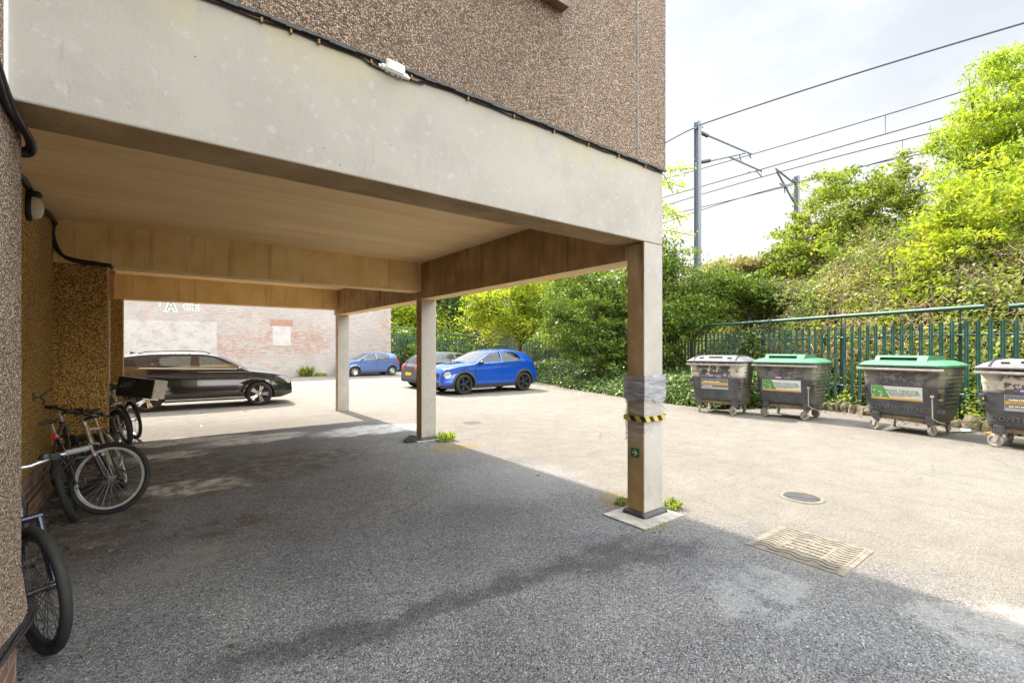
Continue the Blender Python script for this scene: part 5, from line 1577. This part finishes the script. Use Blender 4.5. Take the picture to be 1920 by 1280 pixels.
    # bumpers' dark openings, grille, plates
    if s.get('front'):
        for (y0, y1, za, zb, m_) in s['front']:
            q = MB()
            for k in range(10):
                ya, yb_ = y0+(y1-y0)*k/10, y0+(y1-y0)*(k+1)/10
                def fxx(y, z):
                    x = xf
                    while hw(x, z) < abs(y) and x > xf-.9: x -= .01
                    return x+.006
                q.add([(fxx(ya, za), ya, za), (fxx(yb_, za), yb_, za), (min(fxx(yb_, zb), s['ft'](zb)), yb_, zb), (min(fxx(ya, zb), s['ft'](zb)), ya, zb)], [(0,1,2,3)])
            q.build('grille', m_, bo)
    for (y0, y1, za, zb, nm_, m_) in s.get('rear', ()):
        q = MB(); n_ = 6
        def rx(y, z):
            x = xr_
            while (hw(x, z) < abs(y) or T(x) < z) and x < xr_+.7: x += .006
            return x - .006
        g = [[(rx(y0+(y1-y0)*i/n_, za+(zb-za)*j/n_), y0+(y1-y0)*i/n_, za+(zb-za)*j/n_) for j in range(n_+1)] for i in range(n_+1)]
        q.v = [v for row in g for v in row]
        for i in range(n_):
            for j in range(n_): b = i*(n_+1)+j; q.f.append((b, b+1, b+n_+2, b+n_+1)); q.m.append(0)
        q.build(nm_, m_, bo, smooth=50)
    pr = MB(); xq = xr_-.004
    pr.box((xq-.012, -.26, s['plate']), (xq+.03, .26, s['plate']+.112)); pr.build('number_plate', M['plate_y'], bo, bevel=.004)
    pr = MB(); pr.box((xf-.03, -.26, .40), (xf+.012, .26, .51)); pr.build('number_plate', M['plate_w'], bo, bevel=.004)
    if s.get('rails'):
        for sy in (-1, 1):
            pts = []
            for x in np.linspace(s['rails'][0], s['rails'][1], 12):
                te = T(x)-crown(x)*.25; pts.append((x, sy*hw(x, T(x)-crown(x))*.80, te + (.03 if s['rails'][0] > x > s['rails'][1] else .0)))
            MB().tube(pts, .016, 6).build('roof_rail', M['black'], bo, smooth=60)
        MB().prism([(-1.62,T(-1.62)-.01),(-1.78,T(-1.78)-.01),(-1.78,T(-1.78)+.06)], 'y', -.02, .02).build('aerial', s['paint'], bo, bevel=.004)
    # wheels
    for xa in (wb/2, -wb/2):
        for sy in (-1, 1):
            st = s.get('steer', 0) if xa > 0 else 0
            Wm = Matrix.Translation((xa, sy*(W2-.115), rw)) @ Matrix.Rotation(st, 4, 'Z') @ Matrix.Rotation(-sy*PI/2, 4, 'X')
            # local +z points outwards
            rr = rw*.70; q = MB()
            q.lathe([(rr*.93,-.09),(rr*.97,.075),(rr,.09),(rr*1.02,.082),(rr*1.02,-.09)], 36, M=Wm)
            ns = s['spokes']
            for k in range(ns):
                a = 2*PI*k/ns
                for da in ((-.14, .14) if s.get('twin') else (0,)):
                    w1, w2 = (.030, .022) if s.get('twin') else (.042, .030)
                    Rk = Wm @ Matrix.Rotation(a, 4, 'Z')
                    q.add([Rk @ Vector(p) for p in ((.03,-w1,.045),(.03,w1,.045),(rr*.95,w2+da*rr,.072),(rr*.95,-w2+da*rr,.072),(.03,-w1,.02),(.03,w1,.02),(rr*.95,w2+da*rr,.045),(rr*.95,-w2+da*rr,.045))],
                          [(0,1,2,3),(4,7,6,5),(0,4,5,1),(1,5,6,2),(2,6,7,3),(3,7,4,0)])
            q.lathe([(0,.058),(.035,.058),(.06,.045),(.06,.0)], 18, M=Wm)
            wo = q.build('wheel', s['rim'], o, smooth=35)
            MB().lathe([(rr*1.015,-.095),(rw*.93,-.105),(rw*.985,-.09),(rw,-.06),(rw,.06),(rw*.985,.09),(rw*.93,.105),(rr*1.015,.095)], 40, M=Wm).build('tyre', M['rubber'], wo, smooth=50)
            MB().lathe([(0,-.02),(rr*.92,-.02),(rr*.92,-.04),(0,-.04)], 28, M=Wm).build('brake_disc', M['grate'] if s.get('disc') else M['dark'], wo)
    return o

suv = dict(seats=(-.30,-1.18), W=1.86, wb=2.68, rw=.355, paint=M['p_brown'], hmat=M['p_brown'], mmat=M['p_brown'], rim=M['silver'], spokes=5, twin=True, steer=-.12,
    top=[(2.26,.58),(2.23,.78),(2.12,.92),(1.85,1.005),(1.5,1.065),(1.08,1.13),(.62,1.39),(.25,1.565),(-.15,1.635),(-.7,1.65),(-1.25,1.635),(-1.75,1.58),(-2.0,1.515),(-2.07,1.40),(-2.18,1.12),(-2.25,.97),(-2.28,.60)],
    belt=[(2.3,.80),(1.5,.98),(1.0,1.03),(-.5,1.07),(-1.4,1.12),(-2.3,1.10)], ws=(1.02,.30), rwn=(-2.05,-2.17),
    quarter=[(-1.56,1.26),(-1.62,1.40),(-1.96,1.45),(-2.04,1.22)], sill=[(.95,.262),(-.95,.262),(-.95,.305),(.95,.305)],
    win=[[(.70,1.13),(.40,1.34),(.16,1.47),(-.20,1.505),(-.17,1.145)], [(-.38,1.15),(-.34,1.51),(-.85,1.505),(-1.14,1.45),(-1.42,1.225)]],
    chrome=[[(.80,1.105),(-1.50,1.185),(-1.50,1.205),(.80,1.123)]],
    head=[[(2.22,.66),(2.20,.80),(1.98,.90),(1.80,.885),(2.02,.76),(2.14,.64)]], tail=[[(-1.85,1.02),(-2.20,1.0),(-2.22,.90),(-1.95,.93)]],
    clad=[[(.93,.22),(-.93,.22),(-.93,.31),(.93,.31)]], arch=False,
    seams=[(.98,.30,1.02,1.06), (-.25,.30,-.25,1.07), (-1.18,.62,-1.36,1.10), (-.93,.30,-1.18,.62)], handles=[(-.02,.93),(-1.12,.96)], mirror=(.78,1.06), plate=.72, rails=(.1,-1.55),
    front=[(-.62,.62,.62,.76,M['black']), (-.7,.7,.30,.42,M['black'])], ft=lambda z: 2.27-.25*max(0,z-.6), disc=True)
juke = dict(seats=(-.22,-.95), W=1.80, wb=2.64, rw=.355, paint=M['p_blue'], hmat=M['p_blue'], mmat=M['black'], rim=M['black'], spokes=5, twin=True, steer=.10, lean=.30,
    top=[(2.16,.55),(2.14,.78),(2.02,.93),(1.75,1.02),(1.35,1.075),(1.0,1.115),(.55,1.33),(.18,1.50),(-.2,1.575),(-.7,1.595),(-1.15,1.555),(-1.45,1.48),(-1.58,1.40),(-1.86,1.08),(-1.99,.96),(-2.05,.56)],
    belt=[(2.2,.80),(1.5,.96),(1.0,1.02),(0,1.06),(-1.0,1.12),(-2.1,1.02)], ws=(.94,.22), rwn=(-1.60,-1.84), rearglass=M['see_dark'],
    win=[[(.78,1.09),(.18,1.425),(-.26,1.475),(-.28,1.12)], [(-.33,1.10),(-.31,1.478),(-.85,1.455),(-1.10,1.36),(-1.16,1.16)]],
    head=[[(2.02,.62),(2.06,.70),(2.02,.78),(1.92,.81),(1.83,.77),(1.82,.68),(1.88,.61),(1.96,.59)], [(2.10,.86),(1.86,.955),(1.72,.965),(1.95,.885)]],
    tail=[[(-1.84,.97),(-2.0,.94),(-2.0,.88),(-1.86,.91)]], arch=True,
    clad=[[(.93,.215),(-.93,.215),(-.93,.33),(.93,.33)], [(2.13,.24),(1.74,.24),(1.74,.30),(2.13,.36)], [(-1.73,.24),(-2.02,.30),(-2.02,.44),(-1.73,.34)]],
    seams=[(.90,.34,.86,1.04), (-.30,.34,-.30,1.08), (-1.0,.50,-1.17,1.13)], handles=[(-.05,.93)], mirror=(.66,1.04), plate=.62, fglass=M['see_dark'],
    front=[(-.55,.55,.58,.74,M['black']), (-.74,.74,.30,.44,M['black'])], ft=lambda z: 2.17-.1*max(0,z-.6))
mini = dict(seats=(-.2,), W=1.66, wb=2.385, rw=.30, paint=M['p_slate'], hmat=M['p_slate'], mmat=M['p_slate'], rim=M['silver'], spokes=8,
    top=[(1.91,.52),(1.88,.74),(1.74,.87),(1.42,.97),(1.12,1.04),(.68,1.27),(.32,1.43),(-.08,1.495),(-.7,1.50),(-1.2,1.46),(-1.42,1.40),(-1.62,1.08),(-1.72,.92),(-1.76,.50)],
    belt=[(2,.78),(1.2,.93),(.6,.96),(-.8,1.06),(-1.8,1.02)], ws=(1.05,.36), rwn=(-1.44,-1.6),
    win=[[(.88,1.00),(.30,1.36),(-.13,1.415),(-.15,1.0)], [(-.20,1.0),(-.18,1.415),(-.80,1.40),(-1.06,1.26),(-1.0,1.10)]],
    head=[[(1.84,.70),(1.74,.84),(1.40,.90),(1.55,.76)]], tail=[[(-1.48,1.06),(-1.66,1.0),(-1.72,.82),(-1.60,.84)]],
    seams=[(.86,.30,.86,.98), (-.17,.30,-.17,1.0), (-.85,.5,-1.02,1.06)], handles=[(.0,.86),(-.88,.90)], mirror=(.72,1.0), plate=.62,
    rear=[(-.76,-.52,.74,.98,'tail_light',M['lamp_red']), (.52,.76,.74,.98,'tail_light',M['lamp_red'])],
    front=[(-.55,.55,.36,.58,M['black'])], ft=lambda z: 1.92)
hatch = dict(seats=(-.25,), W=1.74, wb=2.51, rw=.315, paint=M['p_black'], hmat=M['p_black'], mmat=M['p_black'], rim=M['silver'], spokes=5,
    top=[(2.1,.50),(2.06,.72),(1.9,.84),(1.55,.95),(1.2,1.03),(.75,1.25),(.36,1.40),(-.05,1.47),(-.6,1.48),(-1.1,1.42),(-1.40,1.33),(-1.50,1.27),(-1.76,.98),(-1.86,.86),(-1.90,.48)],
    belt=[(2.2,.76),(1.2,.94),(.5,.97),(-.8,1.03),(-1.9,.98)], ws=(1.12,.42), rwn=(-1.50,-1.745),
    win=[[(.90,1.01),(.30,1.34),(-.20,1.395),(-.24,1.0)], [(-.31,1.0),(-.28,1.395),(-.82,1.365),(-1.18,1.20),(-1.12,1.06)]],
    head=[[(2.0,.70),(1.86,.84),(1.5,.90),(1.7,.74)]], tail=[[(-1.62,.97),(-1.70,.99),(-1.78,.95),(-1.86,.80),(-1.74,.77),(-1.66,.86)]],
    seams=[(.88,.30,.88,.99), (-.32,.32,-.32,1.0)], handles=[(-.18,.86)], mirror=(.74,.99), plate=.52, disc=True,
    rear=[(-.82,-.50,.76,.98,'tail_light',M['lamp_red']), (.50,.82,.76,.98,'tail_light',M['lamp_red']), (-.70,.70,.26,.40,'bumper_insert',M['clad'])])
make_car('glossy dark brown estate-style car with chrome window line and silver wheels, facing right', (1.075, 14.77+.80, 0), D(-3.5), .93, suv)
make_car('bright royal blue crossover car with black wheels and black wheel-arch trim', (9.75, 13.85+.80, 0), D(180), 1.0, juke)
make_car('pale slate blue small hatchback parked along the whitewashed brick wall', (10.03, 26.5+.70, 0), D(180), .93, mini)
make_car('black hatchback with a yellow rear plate, half hidden behind the bright blue car', (9.9, 16.5+.87, 0), D(0), 1.0, hatch)

# ------------------------------------------------------------------ bicycles
def make_bike(label, loc, heading, lean, steer, fr, fork, rim, saddle, grip, rw=.335, tyre_r=.026, susp=False, extra=None, group='bicycles leaning in the recess', spokes=28, hubmat=None, bell=False, guard=False, legs=None):
    hubmat = hubmat or M['steel']
    o = empty('bicycle', loc, 0, label, 'bicycle', group)
    o.rotation_euler = (lean, 0, heading)
    BBk, RH = Vector((0,0,.29)), Vector((-.43,0,rw)); ST, SD = Vector((-.17,0,.78)), Vector((-.215,0,.91)); HT, HB = Vector((.40,0,.86)), Vector((.448,0,.715))
    f = MB()
    f.tube([HB+Vector((-.012,0,.03)), BBk], .021, 10).tube([HT+Vector((.005,0,-.03)), ST+Vector((.01,0,-.02))], .017, 10).tube([BBk, ST], .016, 10).tube([HT, HB], .023, 10)
    for sy in (-1, 1):
        f.tube([ST+Vector((0,sy*.012,-.03)), Vector((-.3,sy*.05,.56)), RH+Vector((0,sy*.06,0))], .009, 6).tube([BBk+Vector((-.02,sy*.03,0)), Vector((-.2,sy*.05,.3)), RH+Vector((0,sy*.06,0))], .010, 6)
    f.build('frame', fr, o, smooth=50)
    MB().tube([ST+Vector((.004,0,-.02)), SD], .013, 8).build('seat_post', M['silver'], o, smooth=50)
    sp = []
    for x, w, h in ((.13,.012,.012),(.08,.022,.018),(0,.035,.024),(-.07,.062,.03),(-.12,.068,.03),(-.145,.05,.022)):
        sp.append([SD+Vector((x, w*math.cos(a), .03+h*(.55*math.sin(a)) + (.012 if x < -.1 else 0))) for a in np.linspace(0, 2*PI, 12, endpoint=False)])
    MB().loops(sp).build('saddle', saddle, o, smooth=60)
    k = MB()
    k.lathe([(.085,-.002),(.10,-.002),(.10,.002),(.085,.002)], 28, M=Matrix.Translation(BBk+Vector((0,-.05,0))) @ Matrix.Rotation(PI/2, 4, 'X'), closed=True)
    for sy, a in ((-1, .5), (1, .5+PI)):
        e = BBk + Vector((.17*math.cos(a), sy*.075, .17*math.sin(a))); k.tube([BBk+Vector((0,sy*.06,0)), e], .011, 6); k.box(e+Vector((-.045,min(0,sy*.09),-.012)), e+Vector((.045,max(0,sy*.09),.012)))
    k.tube([BBk+Vector((0,-.07,0)), BBk+Vector((0,.07,0))], .02, 8)
    for zz in (.09, -.09): k.tube([BBk+Vector((0,-.05,zz)), RH+Vector((0,-.05,zz*.45))], .004, 4)
    k.build('crankset', M['grate'], o, smooth=50)
    ax = (HT-HB).normalized()
    S = Matrix.Translation(HB) @ Matrix.Rotation(steer, 4, ax) @ Matrix.Translation(-HB)
    def wheel(Mx, hub):
        Wm = Mx @ Matrix.Translation(hub) @ Matrix.Rotation(PI/2, 4, 'X'); q = MB()
        q.lathe([(.0,-.05),(.018,-.05),(.018,-.02),(.012,0),(.018,.02),(.018,.05),(0,.05)], 10, M=Wm)
        rr = rw-tyre_r*2-.012
        for i in range(spokes):
            a = 2*PI*i/spokes; b = a + (.5 if i % 2 else -.5)*.9; sz = .028 if (i//2) % 2 else -.028
            q.tube([Wm @ Vector((.018*math.cos(b), .018*math.sin(b), sz)), Wm @ Vector((rr*math.cos(a), rr*math.sin(a), 0))], .0016, 3, cap=False)
        w = q.build('wheel', hubmat, o, smooth=50)
        MB().lathe([(rr-.012,-.010),(rr-.012,.010),(rr+.010,.013),(rr+.010,-.013)], 56, M=Wm, closed=True).build('rim', rim, w, smooth=50)
        n = 10; MB().lathe([(rw-tyre_r+tyre_r*math.cos(2*PI*i/n), tyre_r*math.sin(2*PI*i/n)) for i in range(n)], 64, M=Wm, closed=True).build('tyre', M['rubber'], w, smooth=60)
    FH = Vector((.625, 0, rw))
    wheel(Matrix.Identity(4), RH); wheel(S, FH)
    lo = MB(); cr_ = HB - ax*.035
    L0 = [S @ (cr_ + Vector((.01, sy*.062, 0))) for sy in (-1, 1)]
    for sy in (-1, 1):
        a = cr_ + Vector((.012, sy*.062, .0)); c = FH + Vector((-.012, sy*.062, .02)); mid = a.lerp(c, .42)
        if susp: lo.tube([S @ mid.lerp(a, .12), S @ c], [.024, .017], 10)
        else: lo.tube([S @ a, S @ mid, S @ c], [.016, .014, .010], 8)
        lo.tube([S @ (FH+Vector((0,sy*.05,0))), S @ (FH+Vector((0,sy*.078,0)))], .016, 8)
    lo.tube([S @ (cr_+Vector((.01,-.075,0))), S @ (cr_+Vector((.01,.075,0)))], .020, 8)
    fo = lo.build('fork', fork, o, smooth=50)
    up = MB(); up.tube([S @ cr_, S @ (HT+ax*.10)], .017, 10)
    if susp:
        for sy in (-1, 1):
            a = cr_ + Vector((.012, sy*.062, .0)); c = FH + Vector((-.012, sy*.062, .02)); up.tube([S @ (a+ax*.01), S @ a.lerp(c, .40)], .016, 10)
    up.build('stanchion', legs or M['silver'], fo, smooth=50)
    st = HT + ax*.075; bc = st + Vector((.085, 0, .03)); h = MB()
    h.tube([S @ st, S @ bc], .017, 8)
    h.tube([S @ (bc+Vector((-.05, sy_*.31, .03))) if abs(sy_) == 1 else S @ (bc+Vector((0 if abs(sy_) < .3 else -.02, sy_*.31, .0 if abs(sy_) < .3 else .025))) for sy_ in (-1,-.5,-.15,.15,.5,1)], .0125, 8)
    ho = h.build('handlebar', M['silver'] if bell else M['black'], o, smooth=50)
    for sy in (-1, 1):
        g = MB(); lv = MB()
        g.tube([S @ (bc+Vector((-.052, sy*.315, .03))), S @ (bc+Vector((-.032, sy*.20, .028)))], .017, 10)
        lv.tube([S @ (bc+Vector((-.02, sy*.17, .03))), S @ (bc+Vector((.03, sy*.19, .0))), S @ (bc+Vector((.02, sy*.28, -.005)))], .007, 6)
        lv.box(bc+Vector((-.05, sy*.15-.02, .01)), bc+Vector((.01, sy*.15+.02, .045)), M=S)
        g.build('grip', grip, ho, smooth=50); lv.build('brake_lever', M['black'], ho, bevel=.004)
    c = MB()
    for sy, w in ((-1,.1),(1,.14),(1,.19)):
        c.tube([S @ (bc+Vector((.02,sy*.16,.0))), S @ (bc+Vector((.13,sy*w,.02))), S @ (bc+Vector((.13,sy*.03,-.12))), HT+Vector((.06,sy*.03,-.10)), HB+Vector((-.05,sy*.02,-.05))], .0035, 5)
    c.build('brake_cable', M['black'], ho, smooth=60)
    if bell:
        q = MB().lathe([(0,.03),(.02,.026),(.028,.010),(.028,0),(0,0)], 14, M=S @ Matrix.Translation(bc+Vector((-.01,.11,.025)))); q.build('bell', M['black'], ho, smooth=50)
    if guard:
        q = MB(); row = []
        for i in range(15):
            a = D(35+i*9); p = FH + Vector(((rw+.022)*math.cos(a), 0, (rw+.022)*math.sin(a)))
            for w, dz in ((-.03,-.012),(-.018,0),(.018,0),(.03,-.012)): q.v.append(tuple(S @ (p+Vector((0,w,dz)))))
        for i in range(14):
            for j in range(3): b = i*4+j; q.f.append((b, b+1, b+5, b+4)); q.m.append(0)
        q.build('mudguard', M['silver'], o, smooth=60)
    q = MB().lathe([(0,0),(.028,0),(.028,.008),(0,.012)], 12, M=Matrix.Translation(SD+Vector((-.02,0,-.12))) @ Matrix.Rotation(-PI/2, 4, 'Y')); q.build('reflector', M['lamp_red'], o, smooth=40)
    if extra: extra(o, S, FH, RH)
    return o
make_bike('bicycle with pale rim and silver fork, front wheel turned out from the recess', (-.30, 6.60, 0), D(-92), D(17), D(72), M['bronze'], M['enamel_k'], M['rim_pale'], M['leather'], M['black'], .345, .024, True)
make_bike('nearest bicycle, mostly hidden behind the near wall, dark front wheel showing', (-.64, 4.05, 0), D(-74), D(6), D(10), M['enamel_k'], M['blueblack'], M['black'], M['leather'], M['grey_mid'], .335, .025, True, bell=True, spokes=32, hubmat=M['hub_black'], legs=M['blueblack'])
make_bike('black bicycle squeezed between the pale-rimmed bicycle and the recess wall', (-.60, 6.33, 0), D(91), D(-13), D(-48), M['enamel_k'], M['enamel_k'], M['black'], M['leather'], M['black'], hubmat=M['hub_black'])
def orange(o, S, FH, RH):
    q = MB()
    for a in (.6, 2.7, 4.8): q.box((-.03,-.012,-.012), (.03,.012,.012), M=S @ Matrix.Translation(FH+Vector((.19*math.cos(a),0,.19*math.sin(a)))))
    q.build('spoke_reflector', M['orange'], o, bevel=.004)
def back_bike(label, fx_, fy_, hd, **k):
    h = D(hd); c = Vector((fx_, fy_)) - Vector((math.cos(h), math.sin(h)))*.625
    return make_bike(label, (c.x, c.y, 0), h, D(9), k.pop('steer', .15), **k)
back_bike('dark bicycle with thick tyres and orange wheel reflectors just past the middle pier', -.42, 9.45, -72, fr=M['enamel_k'], fork=M['enamel_k'], rim=M['grate'], saddle=M['tan'], grip=M['black'], tyre_r=.032, extra=orange, steer=.1)
back_bike('white framed bicycle in the middle of the cluster beyond the pier', -.40, 10.15, -72, fr=M['enamel_w'], fork=M['silver'], rim=M['rim_pale'], saddle=M['leather'], grip=M['black'], steer=.0)
back_bike('bronze bicycle farthest out beyond the pier, next to the black and white box', -.30, 10.62, -74, fr=M['bronze'], fork=M['bronze'], rim=M['rim_pale'], saddle=M['leather'], grip=M['black'], steer=.05)
# black and white box
bx = empty('storage_box', pd(266, 727, 8.3), label='black box with a whitish end panel propped on the bicycles beyond the pier', cat='box')
bx.rotation_euler = (D(-7), D(7), D(-30))
q = MB(); q.box((-.29,-.19,-.17),(.29,.19,.17)); q.build('shell', M['black'], bx, bevel=.012)
q = MB(); q.box((.291,-.185,-.165),(.303,.185,.165)); q.build('end_panel', M['dirty_white'], bx, bevel=.006)

# ------------------------------------------------------------------ sun, sky, camera
EL, AZ = math.radians(50), math.radians(.35)     # sun beyond the building, a touch to the left of +y
SV = Vector((-math.sin(AZ)*math.cos(EL), math.cos(AZ)*math.cos(EL), math.sin(EL)))
sl = bpy.data.lights.new('sun', 'SUN'); sl.energy = SUN_E; sl.angle = math.radians(.5); sl.color = (1.0, .93, .82)
so = bpy.data.objects.new('sun', sl); COL.objects.link(so)
so.rotation_euler = SV.to_track_quat('Z', 'Y').to_euler()
wd = bpy.data.worlds.new('World'); SC.world = wd; wd.use_nodes = True
wt = wd.node_tree; wt.nodes.clear()
sky = wt.nodes.new('ShaderNodeTexSky'); sky.sky_type = 'NISHITA'; sky.sun_disc = False
sky.sun_elevation = EL; sky.sun_rotation = -AZ; sky.air_density = AIR; sky.dust_density = DUST; sky.ozone_density = 1.0
hs = wt.nodes.new('ShaderNodeHueSaturation'); hs.inputs['Saturation'].default_value = SKY_SAT
bg = wt.nodes.new('ShaderNodeBackground'); bg.inputs['Strength'].default_value = SKY_E
ow = wt.nodes.new('ShaderNodeOutputWorld')
wt.links.new(sky.outputs[0], hs.inputs['Color'])
# added brightness out of view overhead and behind, dimmed pale blue over the railway
def wn(typ, ins, out=0, **pr):
    n = wt.nodes.new('ShaderNode'+typ)
    for k, v in pr.items(): setattr(n, k, v)
    for k, v in ins.items():
        if isinstance(v, bpy.types.NodeSocket): wt.links.new(v, n.inputs[k])
        else: n.inputs[k].default_value = v
    return n.outputs[out]
dirv = wn('TexCoord', {}, out='Generated')
dt = wn('VectorMath', {0: dirv, 1: (0, -.40, .917)}, out='Value', operation='DOT_PRODUCT')
cl = wn('TexNoise', {'Vector': wn('Mapping', {'Vector': dirv, 'Scale': (1.0, 1.6, 3.2)}), 'Scale': 2.2, 'Detail': 7.0, 'Roughness': .6})
fac = wn('MapRange', {0: wn('Math', {0: dt, 1: wn('Math', {0: wn('Math', {0: cl, 1: .5}, operation='SUBTRACT'), 1: .25}, operation='MULTIPLY')}, operation='ADD'), 1: .38, 2: .72, 3: SKY_LO, 4: SKY_HI}, interpolation_type='SMOOTHSTEP')
low = wn('MapRange', {0: cl, 1: .40, 2: .66, 3: .95, 4: 1.10}, interpolation_type='SMOOTHSTEP')
fac = wn('Math', {0: fac, 1: low}, operation='MULTIPLY')
tint = wn('MixRGB', {'Fac': wn('MapRange', {0: dt, 1: .42, 2: .7, 3: 1.0, 4: 0.0}), 'Color1': (1, 1, 1, 1), 'Color2': (.95, .945, 1.06, 1)})
c1 = wn('MixRGB', {'Fac': 1.0, 'Color1': hs.outputs[0], 'Color2': tint}, blend_type='MULTIPLY')
c2 = wn('VectorMath', {0: c1, 'Scale': fac}, operation='SCALE')
wt.links.new(c2, bg.inputs['Color']); wt.links.new(bg.outputs[0], ow.inputs['Surface'])
cam = bpy.data.cameras.new('camera'); cam.sensor_width = 36; cam.lens = FPX/1920*36; cam.shift_y = (HY-640)/1920; cam.clip_end = 2000; cam.clip_start = .05
cobj = bpy.data.objects.new('camera', cam); COL.objects.link(cobj)
cobj.location = (0, 0, CH); cobj.rotation_euler = (PI/2, 0, -TH)
SC.camera = cobj
SC.view_settings.view_transform = 'Standard'; SC.view_settings.look = 'None'; SC.view_settings.gamma = 1; SC.view_settings.exposure = EXPO
SC.cycles.use_denoising = True
SC.cycles.max_bounces = 12; SC.cycles.diffuse_bounces = 9; SC.cycles.glossy_bounces = 3; SC.cycles.transmission_bounces = 6; SC.cycles.transparent_max_bounces = 8
SC.cycles.sample_clamp_indirect = 10
SC.cycles.caustics_reflective = False; SC.cycles.caustics_refractive = False
